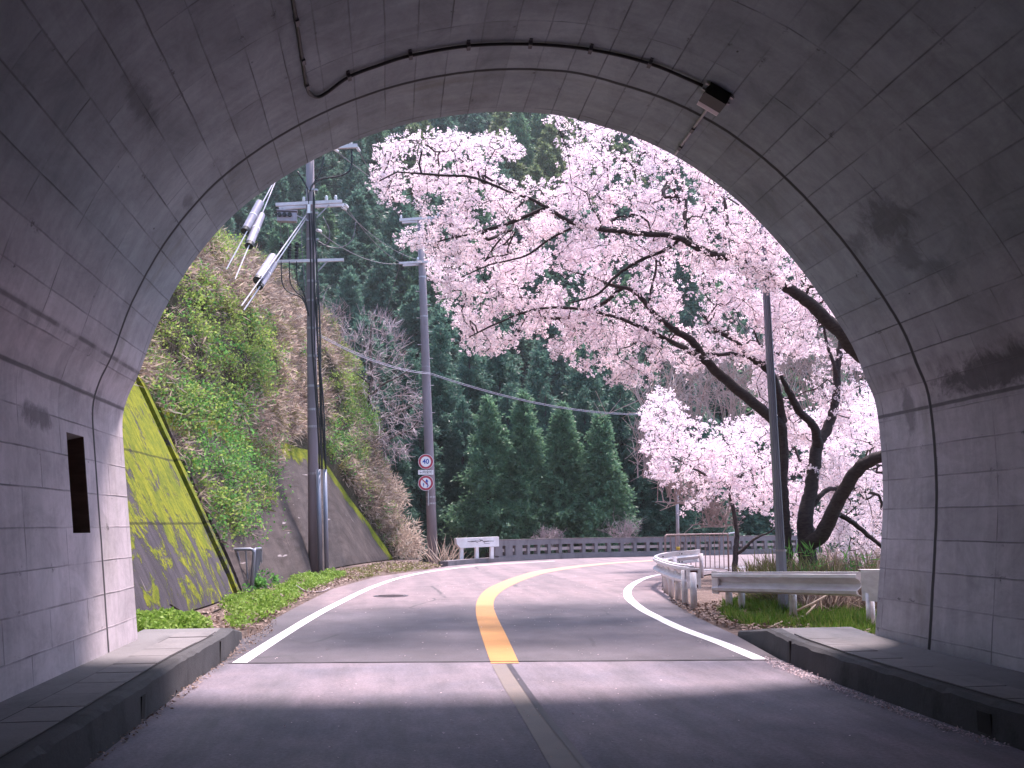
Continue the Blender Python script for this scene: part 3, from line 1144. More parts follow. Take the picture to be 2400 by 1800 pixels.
ks = np.linspace(0, len(BS) - 1.01, 150)
zs = [-.1, .5, 1, 1.5, 2, 2.5, 3, 3.5, 4, 4.5, 5, 5.6, 6.2, 6.8, 7.4, 8, 8.65, 9.3, 10, 10.6, 11.2, 11.8, 12.4, 13, 13.5, 14, 14.6, 15.1, 15.6]
V, F = [], []
for k in ks:
    for z in zs:
        V.append(bank_pt(k, z)[0] if z > .6 else bank_pt(k, max(z, 0), 0)[0] + np.array([0, 0, min(z, 0)]))
n = len(zs)
for j in range(len(ks) - 1):
    for i in range(n - 1):
        F.append((j * n + i, (j + 1) * n + i, (j + 1) * n + i + 1, j * n + i + 1))
me = bpy.data.meshes.new("bank")
me.from_pydata([tuple(p) for p in V], [], F)
me.polygons.foreach_set("use_smooth", [True] * len(F))
tag(link("bank", me, M['bank']), kind='structure')


def k_at_y(y):
    return float(np.interp(y, BS[:80, 1], np.arange(80)))


kA0, kA1 = k_at_y(10.95), k_at_y(21.75)
wallA = empty("retaining_wall", (-3.7, 16, 0))
tag(wallA, "sloping grey retaining wall covered in yellow green moss beside the left tunnel wall", "retaining wall")


def face_mesh(k0, k1, nk, ztop, nz_, off, mat, name, parent, org, mode, thick=.35):
    m_ = MB(org)
    V, UVv = [], []
    for a in range(nk):
        k = k0 + (k1 - k0) * a / (nk - 1)
        zt = ztop(k)
        for b in range(nz_):
            z = max(zt, .02) * b / (nz_ - 1)
            p, nn = bank_pt(k, z, 0)
            nn = unit(nn)
            rg = .035 * mnoise.noise((p[0] * 1.5, p[1] * 1.5, p[2] * 1.5)) if mode == 'B' else 0
            V.append(p + nn * (off + rg) + np.array([0, 0, -.05 if b == 0 else 0]))
            if mode == 'A':
                UVv.append((p[1], z * 1.12))
            else:
                UVv.append((zt - z, p[1]))
    nb_ = len(V)
    Vb = []
    F = []
    for a in range(nk - 1):
        for b in range(nz_ - 1):
            F.append((a * nz_ + b, (a + 1) * nz_ + b, (a + 1) * nz_ + b + 1, a * nz_ + b + 1))
    m_.add(V, F, UVv)
    # top and end returns
    for idx in ([a * nz_ + nz_ - 1 for a in range(nk)], [b for b in range(nz_)], [(nk - 1) * nz_ + b for b in range(nz_)]):
        A = [V[i] for i in idx]
        u_ = [UVv[i] for i in idx]
        Bk = []
        for i in idx:
            a = i // nz_
            k = k0 + (k1 - k0) * a / (nk - 1)
            _, nn = bank_pt(k, 1, 0)
            Bk.append(V[i] - unit(nn) * thick)
        nA = len(A)
        m_.add(A + Bk, [(i, i + 1, nA + i + 1, nA + i) for i in range(nA - 1)], u_ + u_)
    return m_.build(name, mat, parent, smooth=False)


face_mesh(kA0, kA1 - .6, 30, lambda k: 4.55 + .1 * mnoise.noise((k, 0, 0)), 14, .10, M['wallA'], "wall_face", wallA, wallA.location, 'A')
face_mesh(kA1 - .45, kA1, 3, lambda k: 4.75, 14, .17, M['wallA'], "end_rib", wallA, wallA.location, 'A')
kB0, kB1 = k_at_y(22.1), k_at_y(42.2)
k37 = k_at_y(36.6)
ztB = lambda k: 4.0 if k < k37 else 4.0 * (1 - (k - k37) / (kB1 - k37))
wallB = empty("retaining_wall", (-2, 33, 0))
tag(wallB, "rough brown grey sprayed concrete slope wall with a mossy top edge behind the utility pole", "retaining wall")
face_mesh(kB0, kB1, 60, ztB, 16, .12, M['wallB'], "wall_face", wallB, wallB.location, 'B')


# ------------------------------------------------------------------ undergrowth on the bank
def in_region(y, z, k):
    if y < 22:
        return z > 4.3
    if y < 30.5:
        lo = np.interp(y, [22, 24, 26, 28, 30.5], [.5, .9, 1.6, 2.6, 3.8])
        return z > lo + .8 * RNG.normal() * .5
    return z > max(ztB(k) if k < kB1 else .1, .1) + (.55 if 33 < y < 43 else .15)


def blob(px, py, L):
    return sum(a * math.exp(-(((px - x) / sx_) ** 2 + ((py - y) / sy_) ** 2)) for x, y, sx_, sy_, a in L)


GREENB = [(450, 700, 90, 70, .8), (560, 790, 130, 60, .9), (500, 900, 110, 90, 1.1), (520, 1060, 80, 90, 1.2), (540, 1220, 70, 110, 1.4), (640, 1210, 50, 80, .8), (540, 600, 40, 40, .7), (800, 880, 40, 120, .9), (790, 1040, 40, 60, .7), (400, 800, 60, 80, .6), (600, 860, 60, 50, .7)]
STRAWB = [(480, 640, 80, 50, 1.1), (600, 660, 70, 60, 1.2), (660, 760, 60, 90, 1.2), (690, 900, 50, 130, 1.3), (600, 960, 60, 60, 1.0), (640, 1080, 60, 80, .9), (380, 850, 70, 60, .8), (760, 830, 50, 90, 1.1), (850, 1150, 60, 80, 1.2), (440, 760, 60, 30, .7), (720, 1010, 40, 80, 1.0)]
bins = {'green': [], 'deep': [], 'straw': [], 'olive': [], 'twig': []}
R5 = random.Random(5)
tries = 0
ncl = 0
while ncl < 6200 and tries < 60000:
    tries += 1
    k = R5.uniform(kA0, len(BS) - 12)
    z = R5.uniform(.3, 14.5)
    y = bank_pt(k, z, 0)[0][1]
    by = np.interp(k, np.arange(len(BS)), BS[:, 1])
    if not in_region(by, z, k):
        continue
    p, nn = bank_pt(k, z)
    px, py = proj(p)
    if px < 150 or px > 1050 or (515 < px < 635 and 1255 < py < 1400):
        continue
    if mnoise.noise((p[0] * 1.5, p[1] * 1.5, p[2] * 1.9)) < -.14 and R5.random() < .8:
        continue
    g, s = blob(px, py, GREENB), blob(px, py, STRAWB)
    nz_ = mnoise.noise((p[0] * 1.1, p[1] * 1.1, p[2] * 1.1)) * .9
    sc_ = R5.random()
    ncl += 1
    nn = unit(nn)
    if g * .9 + nz_ * 1.1 + R5.gauss(0, .45) + .12 > s:
        kind = 'deep' if (py > 930 and R5.random() < .55) or R5.random() < .2 else 'green'
        r = R5.choice((.14, .18, .25, .34, .45)) * R5.uniform(.8, 1.2)
        m_ = int(12 + 90 * (r / .4) ** 2 * R5.uniform(.4, 1.0))
        D0 = rdir(m_)
        C = p + nn * r * .35 + D0 * (RNG.random((m_, 1)) ** .4) * r * np.array([1, 1, R5.uniform(.5, 1.5)])
        L = RNG.uniform(.05, .105, (m_, 1))
        D = unit(rdir(m_) + nn * .5) * L
        bins[kind].append(leafq(C, D, widthvec(D, L * .32)))
        if R5.random() < .5:
            m2 = 22
            C = p + rdir(m2) * r * RNG.random((m2, 1))
            D = unit(nn * .6 + rdir(m2)) * RNG.uniform(.2, .6, (m2, 1))
            bins['twig'].append(leafq(C, D, widthvec(D, .007)))
    else:
        r = R5.uniform(.18, .5)
        kind = 'straw' if R5.random() < .68 else ('olive' if R5.random() < .6 else 'twig')
        m_ = int((46 if kind != 'twig' else 50) * (r / .4) ** 1.3)
        C = p + rdir(m_) * r * RNG.random((m_, 1))
        down = np.array([0, 0, -1.0])
        D = unit(nn * .8 + down * .55 + rdir(m_) * .95) * RNG.uniform(.12, .40, (m_, 1))
        if kind == 'twig':
            D = unit(nn * .5 + rdir(m_)) * RNG.uniform(.25, .75, (m_, 1))
            bins[kind].append(leafq(C, D, widthvec(D, .008)))
        else:
            bins[kind].append(leafq(C, D, widthvec(D, RNG.uniform(.008, .026, m_))))
            m2 = 14
            C = p + rdir(m2) * r * RNG.random((m2, 1))
            D = unit(nn * .5 + rdir(m2)) * RNG.uniform(.3, .8, (m2, 1))
            bins['twig'].append(leafq(C, D, widthvec(D, .006)))
for kname, onm, lab in (('green', 'bank_leaves', "bright green leafy creepers spread over the left bank"), ('deep', 'creeper_leaves', "deep green creepers hanging down the wall behind the small pipe barrier"),
                        ('straw', 'dry_grass', "tan dry bamboo grass drooping over the left bank"), ('olive', 'olive_grass', "olive green grass mixed into the dry growth of the left bank"), ('twig', 'dry_brush', "tangled brown dry twigs covering the left bank")):
    if bins[kname]:
        Q = np.concatenate(bins[kname])
        tag(quads(onm, Q, M[{'green': 'green', 'deep': 'deepgreen', 'straw': 'straw', 'olive': 'olive', 'twig': 'twig'}[kname]]), lab, "undergrowth", kind='stuff')

# ------------------------------------------------------------------ utility poles, wires, signs
def ring_band(m_, c, r, h, n=14):
    m_.tube([np.array(c) + [0, 0, -h / 2], np.array(c) + [0, 0, h / 2]], r, n)


def arm(m_, a, b, s=(.075, .075)):
    a, b = np.array(a), np.array(b)
    L = np.linalg.norm(b - a)
    t = (b - a) / L
    up = np.array([0, 0, 1.0])
    sd = unit(np.cross(t, up))
    up = np.cross(sd, t)
    m_.box((a + b) / 2, (L, s[0], s[1]), M=np.array([t, sd, up]).T)


def insulator(m_, p, h=.16, r=.055):
    p = np.array(p)
    zs_ = np.linspace(0, h, 7)
    m_.tube([p + [0, 0, z] for z in zs_], [r * .5, r, r * .65, r, r * .6, r * .8, r * .35], 10)


Y1 = 30.0
b1 = P(736, 1350, Y1)
t1 = P(727, 420, Y1)
ax1 = (t1 - b1) / (t1[2] - b1[2])
at1 = lambda z: b1 + ax1 * (z - b1[2])
p1 = empty("utility_pole", tuple(b1))
tag(p1, "tall grey utility pole on the left with crossarms, black cables and two foot pipes", "utility pole", "utility poles along the road")
mb = MB(b1)
mb.tube([at1(b1[2] - .3), at1(5), at1(10), at1(15.2)], [.165, .15, .135, .115], 18)
mb.build("shaft", M['pole'], p1, smooth=True)
for px, wv in ((748, .07), (763, .065)):
    mb = MB(b1)
    lo = P(px + 3, 1345, Y1 - .22)
    hi = P(px - 2, 1100, Y1 - .2)
    mb.tube([lo, hi], wv, 12)
    mb.build("pipe", M['steel_post'], p1, smooth=True)
for py in (1110, 1000, 960, 905, 835, 770, 705, 660, 562, 500, 446):
    z = P(730, py, Y1)[2]
    mb = MB(b1)
    ring_band(mb, at1(z), .165 - z * .0025, .07)
    mb.box(at1(z) + np.array([.17, -.06, 0]), (.14, .07, .06))
    mb.build("band", M['steel'], p1)
# cables down the pole
for k, (x0, y0, x1, y1, rd) in enumerate(((722, 445, 748, 1100, .028), (733, 445, 757, 1100, .032), (738, 450, 763, 1100, .03), (730, 500, 752, 1100, .022), (741, 640, 766, 1095, .026))):
    pts = []
    for i in range(9):
        t = i / 8
        pts.append(P(x0 + (x1 - x0) * (t ** 1.3) + 2.2 * sin(t * 9 + k * 2), y0 + (y1 - y0) * t, Y1 - .22 - .02 * k))
    mb = MB(b1)
    mb.tube(catmull(pts, 4), rd, 6)
    mb.build("cable", M['black'], p1, smooth=True)
for pts, rd in (([(697, 402), (712, 425), (722, 446)], .03), ([(760, 365), (752, 400), (738, 425), (727, 446)], .022), ([(824, 350), (824, 385), (815, 404), (790, 414), (752, 420), (733, 433), (727, 448)], .03)):
    mb = MB(b1)
    mb.tube(catmull([P(a, b, Y1 - .2) for a, b in pts], 5), rd, 6)
    mb.build("cable", M['black'], p1, smooth=True)


def crossarm(parent, org, a, b, s, ins, mat=None):
    m_ = MB(org)
    arm(m_, a, b, s)
    o = m_.build("crossarm", mat or M['arm'], parent)
    for t in ins:
        m2 = MB(org)
        insulator(m2, np.array(a) + (np.array(b) - np.array(a)) * t + np.array([0, 0, s[1] / 2]))
        m2.build("insulator", M['porcelain'], o, smooth=True)
    return o


crossarm(p1, b1, P(646, 480, Y1 - .2), P(802, 472, Y1 - .2), (.08, .10), (.42, .76, .9))
crossarm(p1, b1, P(654, 488, Y1 + .2), P(807, 480, Y1 + .2), (.08, .10), ())
crossarm(p1, b1, P(649, 613, Y1 - .2), P(806, 609, Y1 - .2), (.07, .09), ())
crossarm(p1, b1, P(640, 352, Y1 - .2), P(838, 342, Y1 - .2), (.10, .12), (.92, .85, .1))
for a, b in (((768, 612), (745, 636)), ((772, 480), (742, 510)), ((660, 488), (728, 520))):
    mb = MB(b1)
    arm(mb, P(*a, Y1 - .2), P(*b, Y1 - .15), (.03, .03))
    mb.build("brace", M['steel'], p1)
mb = MB(b1)
for k in range(2):
    pass
bx = P(673, 510, Y1 - .35)
mb.box(bx, (.58, .22, .27))
mb.box(bx + np.array([0, 0, .20]), (.62, .26, .03))
sb = mb.build("switch_box", M['guard'], p1)
for px in (655, 667, 679):
    mb = MB(b1)
    q = P(px, 503, Y1 - .48)
    mb.tube([q + [0, .05, 0], q + [0, -.05, 0]], [.07, .065], 12)
    mb.build("bushing", M['black'], sb)
for px in (659, 678, 695):
    mb = MB(b1)
    q = P(px, 607, Y1 - .22)
    zs_ = np.linspace(0, .52, 12)
    mb.tube([q + [0, 0, z] for z in zs_], [.045 if i % 2 else .065 for i in range(12)], 10)
    mb.build("surge_arrester", M['black'], p1, smooth=False)
    mb = MB(b1)
    x2 = 700 + (px - 659) * .2
    mb.tube(catmull([P(px, 612, Y1 - .22), P(px + 2, 660, Y1 - .22), P(px + 15, 683, Y1 - .22), P(x2 + 8, 700, Y1 - .2), P(724, 740, Y1 - .2)], 5), .02, 6)
    mb.build("cable", M['black'], p1, smooth=True)
    mb = MB(b1)
    mb.tube([P(px, 570, Y1 - .22), P(px - 2 + (px - 659) * -.2, 512, Y1 - .4)], .008, 4)
    mb.build("jumper", M['wire'], p1)
mb = MB(b1)
mb.box(P(724, 489, Y1 - .25), (.09, .015, .28))
mb.build("number_plate", M['signwhite'], p1)
for pts in (((712, 492), (707, 560), (712, 640), (718, 700)),):
    mb = MB(b1)
    mb.tube(catmull([P(a, b, Y1 - .21) for a, b in pts], 4), .012, 5)
    mb.build("ground_wire", M['wire'], p1)

Y2 = 39.2
b2 = P(1015, 1316, Y2)
t2 = P(985, 511, Y2)
ax2 = (t2 - b2) / (t2[2] - b2[2])
at2 = lambda z: b2 + ax2 * (z - b2[2])
p2 = empty("utility_pole", tuple(b2))
tag(p2, "grey utility pole carrying two round road signs beside the white barrier", "utility pole", "utility poles along the road")
mb = MB(b2)
mb.tube([at2(b2[2] - .3), at2(5), at2(10), t2], [.20, .185, .16, .135], 18)
mb.build("shaft", M['pole'], p2, smooth=True)
crossarm(p2, b2, P(936, 516, Y2 - .2), P(1032, 509, Y2 - .2), (.09, .11), (.04, .95))
crossarm(p2, b2, P(942, 522, Y2 + .15), P(1030, 516, Y2 + .15), (.08, .09), ())
crossarm(p2, b2, P(935, 617, Y2 - .2), P(1040, 611, Y2 - .2), (.08, .09), (.42,))
crossarm(p2, b2, P(944, 622, Y2 + .1), P(1038, 618, Y2 + .1), (.07, .08), ())
for py in (650, 742, 860, 876, 1165, 1180):
    z = P(1000, py, Y2)[2]
    mb = MB(b2)
    ring_band(mb, at2(z), .205 - z * .0043, .06)
    mb.build("band", M['steel'], p2)
for i in range(14):
    z = 5.3 + i * .55
    mb = MB(b2)
    s = 1 if i % 2 else -1
    q = at2(z)
    mb.tube([q + [s * .1, -.08, 0], q + [s * .30, -.1, 0]], .014, 6)
    mb.build("step_bolt", M['steel'], p2)
mb = MB(b2)
mb.tube([P(1003, 1140, Y2 - .3), P(1004, 1185, Y2 - .3)], .03, 8)
mb.build("sign_bracket", M['steel'], p2)

WIRES = [((807, 478, Y1), (938, 615, Y2), .25, "upper power wire from the long crossarm to the far pole"),
         ((800, 484, Y1), (985, 610, Y2), .3, "power wire from the left pole to the lower arm of the far pole"),
         ((741, 538, Y1), (940, 618, Y2), .35, "low power wire leaving the left pole below its crossarm"),
         ((836, 344, Y1), (938, 508, Y2), .15, "high wire from the topmost crossarm down to the far pole"),
         ((778, 346, Y1), (1028, 508, Y2), .2, "high wire passing behind the blossom to the far pole top")]
for (x0, y0, d0), (x1, y1, d1), sag, lab in WIRES:
    a, b = P(x0, y0, d0), P(x1, y1, d1)
    e = empty("power_wire", tuple(a))
    tag(e, lab, "wire", "wires between the two utility poles")
    m_ = MB(a)
    m_.tube([a + (b - a) * t - np.array([0, 0, sag * 4 * t * (1 - t)]) for t in np.linspace(0, 1, 14)], .013, 5)
    m_.build("conductor", M['wire'], e, smooth=True)
    m_ = MB(a)
    d = unit(b - a)
    m_.tube([a + d * (.1 + .03 * i) for i in range(12)], [.03 if i % 2 else .05 for i in range(12)], 8)
    m_.build("strain_insulator", M['porcelain'], e)
for pts, lab in (([(757, 508), (772, 540), (768, 570), (748, 575)], "small slack jumper loop beside the left pole"), ([(834, 520), (826, 560), (800, 580), (770, 578), (745, 565)], "large slack jumper loop beside the left pole")):
    a = P(*pts[0], Y1 - .1)
    m_ = MB(a)
    m_.tube(catmull([P(x, y, Y1 - .1) for x, y in pts], 6), .012, 5)
    o = m_.build("jumper_wire", M['wire'], smooth=True)
    o.location = a
    tag(o, lab, "wire")
a, b = P(742, 784, Y1), P(1008, 877, Y2 - .25)
c_ = P(1520, 972, 49)
e = empty("telephone_cable", tuple(a))
tag(e, "thick double telephone cable crossing in front of the cedars", "cable")
for dz, r in ((0, .016), (.055, .011)):
    m_ = MB(a)
    pts = [a + (b - a) * t - np.array([0, 0, .25 * 4 * t * (1 - t) - dz]) for t in np.linspace(0, 1, 10)] + [b + (c_ - b) * t - np.array([0, 0, .45 * 4 * t * (1 - t) - dz]) for t in np.linspace(.06, 1, 16)]
    m_.tube(pts, r, 6)
    m_.build("strand", M['guard'], e, smooth=True)

GUYS = [((655, 402), (610, 474), (577, 536), (552, 592), 28.6, .115, "left of the two upper guy wires with its grey plastic sleeve"),
        ((637, 446), (613, 503), (586, 570), (566, 618), 28.2, .115, "right of the two upper guy wires with its grey plastic sleeve"),
        ((719, 502), (640, 601), (606, 652), (585, 690), 27.4, .115, "lower guy wire with its grey sleeve pointing at the bank"),
        ((719, 510), (644, 617), (612, 668), (590, 700), 27.7, .085, "lower guy wire half hidden behind the sleeve of its neighbour")]
for top, g0, g1, bot, yy_, r, lab in GUYS:
    ytop = Y1 if top[0] > 700 else 29.6
    def PG(p):
        t = (p[1] - top[1]) / (bot[1] - top[1])
        return P(p[0], p[1], ytop + (yy_ - 1.2 - ytop) * t)
    a = PG(bot)
    e = empty("guy_wire", tuple(a))
    tag(e, lab, "guy wire", "guy wires of the left pole")
    T = PG(top)
    if top[0] < 700:
        T = T + (T - a) * .55
    m_ = MB(a)
    m_.tube([a - (T - a) * .12, T], .018, 6)
    m_.build("strand", M['arm'], e)
    m_ = MB(a)
    A, B = PG(g0), PG(g1)
    m_.tube([A, A + (B - A) * .02, B], [r * .8, r, r], 16)
    gd = m_.build("sleeve", M['guard'], e, smooth=False)
    m_ = MB(a)
    q = A + (B - A) * .5
    m_.tube([q, q + (B - A) * .035], r * 1.06, 16)
    m_.build("band", M['white'], gd)
    m_ = MB(a)
    m_.tube([B, B + (B - A) * .10], r * 1.03, 16)
    m_.build("end_cap", M['black'], gd)
    for t in (.22, .30, .40, .68, .78):
        m_ = MB(a)
        qa = A + (B - A) * t + np.array([-.02, -r * 1.0, -.03])
        m_.tube([qa, qa + (B - A) * .05], .012, 4)
        m_.build("printed_mark", M['signink'], gd)
a, b = P(946, 590, Y2), P(903, 740, 44.5)
m_ = MB(a)
m_.tube([a, b], .011, 5)
o = m_.build("guy_wire", M['wire'])
o.location = a
tag(o, "thin bare guy wire slanting down from the far pole to the bare tree", "guy wire")


# signs
def disc(m_, c, r, y, n=40):
    m_.add([c + np.array([r * cos(t), y, r * sin(t)]) for t in np.linspace(0, 2 * pi, n + 1)[:-1]], [tuple(range(n))])


def flat(m_, c, pts, y):
    m_.poly([c + np.array([a, y, b]) for a, b in pts])


def text_mesh(body, size, mat, c, y, parent, name, sx_=1.0, bold=0.0):
    cu = bpy.data.curves.new(name, 'FONT')
    cu.body = body
    cu.size = size
    cu.align_x = 'CENTER'
    cu.align_y = 'CENTER'
    cu.offset = bold
    to = bpy.data.objects.new(name, cu)
    COL.objects.link(to)
    dg = bpy.context.evaluated_depsgraph_get()
    me_ = bpy.data.meshes.new_from_object(to.evaluated_get(dg))
    bpy.data.objects.remove(to)
    me_.transform(Matrix(((sx_, 0, 0, c[0]), (0, 0, 0, c[1] + y), (0, 1, 0, c[2]), (0, 0, 0, 1))))
    me_.name = name
    me_.materials.clear()
    o_2 = link(name, me_, mat, parent)
    return o_2


def sign(name, px, py, lab, cat):
    c = P(px, py, Y2 - .34)
    e = empty(name, tuple(c))
    tag(e, lab, cat)
    return c, e


Z0 = np.array([0, 0, 0.0])
c, e = sign("speed_limit_sign", 998, 1082, "round red ringed sign reading 40, upper of the two on the pole", "road sign")
m_ = MB()
m_.tube([(0, .012, 0), (0, 0, 0)], .30, 40)
plate = m_.build("plate", M['signwhite'], e)
m_ = MB()
ra, rb = .285, .205
cs = np.linspace(0, 2 * pi, 41)
m_.strip([(ra * cos(t), -.004, ra * sin(t)) for t in cs], [(rb * cos(t), -.004, rb * sin(t)) for t in cs])
m_.build("red_ring", M['signred'], e)
text_mesh("40", .27, M['signblue'], (0, 0, 0.0), -.005, e, "number", .95, .006)
c, e = sign("no_overtaking_sign", 998, 1132, "round red ringed no overtaking sign with blue arrows, lower on the pole", "road sign")
m_ = MB()
m_.tube([(0, .012, 0), (0, 0, 0)], .30, 40)
m_.build("plate", M['signwhite'], e)
m_ = MB()
m_.strip([(ra * cos(t), -.004, ra * sin(t)) for t in cs], [(rb * cos(t), -.004, rb * sin(t)) for t in cs])
a45 = radians(135)
dx, dz = cos(a45), sin(a45)
m_.build("red_ring", M['signred'], e)
m_ = MB()
m_.poly([(rb * dx * 1.02 - .02 * dz, -.0075, rb * dz * 1.02 + .02 * dx), (rb * dx * 1.02 + .02 * dz, -.0075, rb * dz * 1.02 - .02 * dx), (.06 + .02, -.0075, -.04 - .01), (.06 - .02, -.0075, -.04 - .035)])
m_.build("red_slash", M['signred'], e)
m_ = MB()
cur = catmull([np.array([.05, -.006, -.17]), np.array([.085, -.006, -.10]), np.array([.06, -.006, -.03]), np.array([.035, -.006, .05])], 5)
m_.strip([q + np.array([-.022, 0, 0]) for q in cur], [q + np.array([.022, 0, 0]) for q in cur])
flat(m_, Z0, [(-.03, .05), (.10, .05), (.035, .17)], -.006)
flat(m_, Z0, [(-.10, -.14), (-.075, -.14), (-.075, -.06), (-.10, -.06)], -.006)
flat(m_, Z0, [(-.125, -.06), (-.05, -.06), (-.0875, .01)], -.006)
m_.build("blue_arrows", M['signblue'], e)
c, e = sign("supplementary_plate", 998, 1107, "small white plate with dark lettering between the two round signs", "road sign")
m_ = MB()
m_.box((0, .006, 0), (.60, .012, .18))
m_.build("plate", M['signwhite'], e)
text_mesh("市内全域", .125, M['signink'], (0, 0, 0), -.002, e, "lettering", 1.08, .002)

# ------------------------------------------------------------------ steel post on the right
b3, t3 = P(1838, 1446, 15.2), P(1789, 560, 15.2)
p3 = empty("steel_post", tuple(b3))
tag(p3, "slender grey steel pole standing behind the near guardrail in front of the cherry tree", "pole")
zj = P(1830, 1290, 15.2)[2]
f = lambda z: b3 + (t3 - b3) * ((z - b3[2]) / (t3[2] - b3[2]))
mb = MB(b3)
mb.tube([f(-.2), f(zj)], .088, 8)
mb.build("base_sleeve", M['steel_post'], p3)
mb = MB(b3)
pts = [f(zj - .02), f(6.9)]
mb.tube(pts, [.076, .058], 8)
mb.build("shaft", M['steel_post'], p3)
mb = MB(b3)
for s in (-.035, .0, .035):
    mb.tube([f(zj) + np.array([s, -.076, 0]), f(6.8) + np.array([s * .75, -.058, 0])], .010, 4)
mb.build("flutes", M['steel_post'], p3)
mb = MB(b3)
ring_band(mb, f(zj), .093, .03)
mb.build("collar", M['steel'], p3)

b4 = P(1590, 1340, 29)
p4 = empty("marker_post", tuple(b4))
tag(p4, "thin pale metal post with a yellow band beside the far pipe fence", "post")
mb = MB(b4)
mb.tube([b4 - [0, 0, .1], P(1586, 1120, 29)], .05, 10)
mb.build("shaft", M['steel'], p4, smooth=True)
mb = MB(b4)
q = P(1589, 1285, 29)
mb.tube([q - [0, 0, .05], q + [0, 0, .05]], .054, 10)
mb.build("band", M['yellowband'], p4, smooth=True)

# ------------------------------------------------------------------ guardrails
WPROF = [(0, 0), (.045, .03), (.05, .075), (.005, .12), (-.01, .165), (.005, .21), (.05, .255), (.045, .30), (0, .33), (-.012, .33), (-.006, .21), (-.022, .165), (-.006, .12), (.036, .075), (.03, .035), (-.012, .0)]


def guardrail(label, path, tops, posts, ends, group):
    """path: beam points from left end to right end as the photo shows them; the road side is on the right of travel reversed"""
    org = np.array([path[0][0], path[0][1], 0])
    e = empty("guardrail", tuple(org))
    tag(e, label, "guardrail", group)
    n = len(path)
    pts = catmull([np.array([p[0], p[1], t - .33]) for p, t in zip(path, tops)], 5)
    m_ = MB(org)
    m_.sweep(pts, [(-a * 1.7, b) for a, b in WPROF], closed=True)
    m_.build("beam", M['rail'], e, fix=True)
    m_ = MB(org)
    m_.sweep(pts, [(.012, .322), (-.05, .318), (-.052, .334), (.012, .336)], closed=True)
    m_.build("top_lip", M['white'], e, fix=True)
    for (x, y, zt) in posts:
        m_ = MB(org)
        m_.tube([(x, y, -.15), (x, y, zt)], .057, 12)
        m_.build("post", M['rail'], e, smooth=True)
    bolts = MB(org)
    for t in (.12, .3, .5, .7, .9):
        q = pts[int(t * (len(pts) - 1))]
        for h in (.06, .27):
            bolts.box(q + np.array([-.03, -.055, h]), (.03, .03, .03))
            bolts.box(q + np.array([.04, -.055, h]), (.03, .03, .03))
    bolts.build("bolt_heads", M['dark_steel'], e)
    return e, org, pts


gN = [(6.02, 15.9), (5.95, 15.0), (5.88, 14.0), (5.80, 12.7)]
q0, q1 = P(1676, 1341, 16.3), P(2015, 1341, 13.2)
gN = [tuple(q0[:2] + (q1 - q0)[:2] * t) for t in (0, .33, .66, 1)]
gt = [q0[2] + (q1 - q0)[2] * t for t in (0, .33, .66, 1)]
d_ = unit((q1 - q0)[:2])
posts = []
for px, py in ((1700, 1432), (1734, 1434), (1861, 1452)):
    t = (px - 1676) / (2015 - 1676)
    q = q0 + (q1 - q0) * t
    posts.append((q[0] + .09 * -d_[1] * 1, q[1] + .09 * d_[0], q[2] - .05))
pe = P(2052, 1400, 12.7)
posts.append((pe[0] + .03, pe[1] + .22, .5))
e, org, _ = guardrail("near weathered guardrail on the right, ending against the tunnel portal", gN, gt, posts, None, "guardrails on the right side")
m_ = MB(org)
a = P(2012, 1338, 13.12)
b = P(2062, 1338, 12.55)
lo = .40
prf = [a, a + (b - a) * .5 + np.array([.0, -.02, 0]), b, b + np.array([.12, .10, 0])]
m_.strip([p + np.array([0, -.06, .02]) for p in prf], [p + np.array([0, -.06, -lo]) for p in prf])
m_.strip([p + np.array([0, -.06, .02]) for p in prf], [p + np.array([.02, .06, .02]) for p in prf])
m_.build("end_piece", M['rail'], e)
m_ = MB(org)
a = q0 + np.array([-.02, -.06, 0])
m_.box(a + np.array([.0, 0, -.165]), (.16, .03, .37), rot=atan2(d_[1], d_[0]))
m_.build("end_plate", M['rail'], e)
# far one, curving with the bend
gF = [(8.6, 27.0), (7.0, 24.6), (6.1, 22.4), (5.72, 20.4), (5.40, 18.4), (5.25, 16.9)]
gFt = [.70, .70, .69, .68, .69, .71]
posts = []
for px, py in ((1560, 1389), (1572, 1397), (1588, 1407), (1604, 1420), (1625, 1430)):
    q = G(px, py)
    posts.append((q[0] + .02, q[1] + .02, .62))
for x, y in ((6.2, 22.4), (7.1, 24.6), (8.5, 26.8)):
    posts.append((x + .08, y + .02, .6))
e, org, pts = guardrail("far guardrail following the bend, with a rust red striped end plate", gF, gFt, posts, None, "guardrails on the right side")
m_ = MB(org)
q = np.array([5.27, 16.75, .36])
c0, c1 = P(1611, 1355, 16.7), P(1640, 1357, 16.6)
m_.box((c0 + c1) / 2 + np.array([.0, 0, 0]), (.24, .06, .34))
ep = m_.build("end_plate", M['rail'], e)
for dz in (.115, -.125):
    m_ = MB(org)
    m_.box((c0 + c1) / 2 + np.array([.0, -.033, dz]), (.13, .01, .05))
    m_.build("stripe", simple("rust_red", (.10, .035, .035), rough=.7), ep)

# ------------------------------------------------------------------ parapet and white barrier
def along(path, step):
    path = [np.array(p) for p in path]
    L = np.concatenate([[0], np.cumsum([np.linalg.norm(path[i + 1] - path[i]) for i in range(len(path) - 1)])])
    out_ = []
    for s in np.arange(0, L[-1], step):
        out_.append(np.array([np.interp(s, L, [p[i] for p in path]) for i in range(3)]))
    return out_, L[-1]


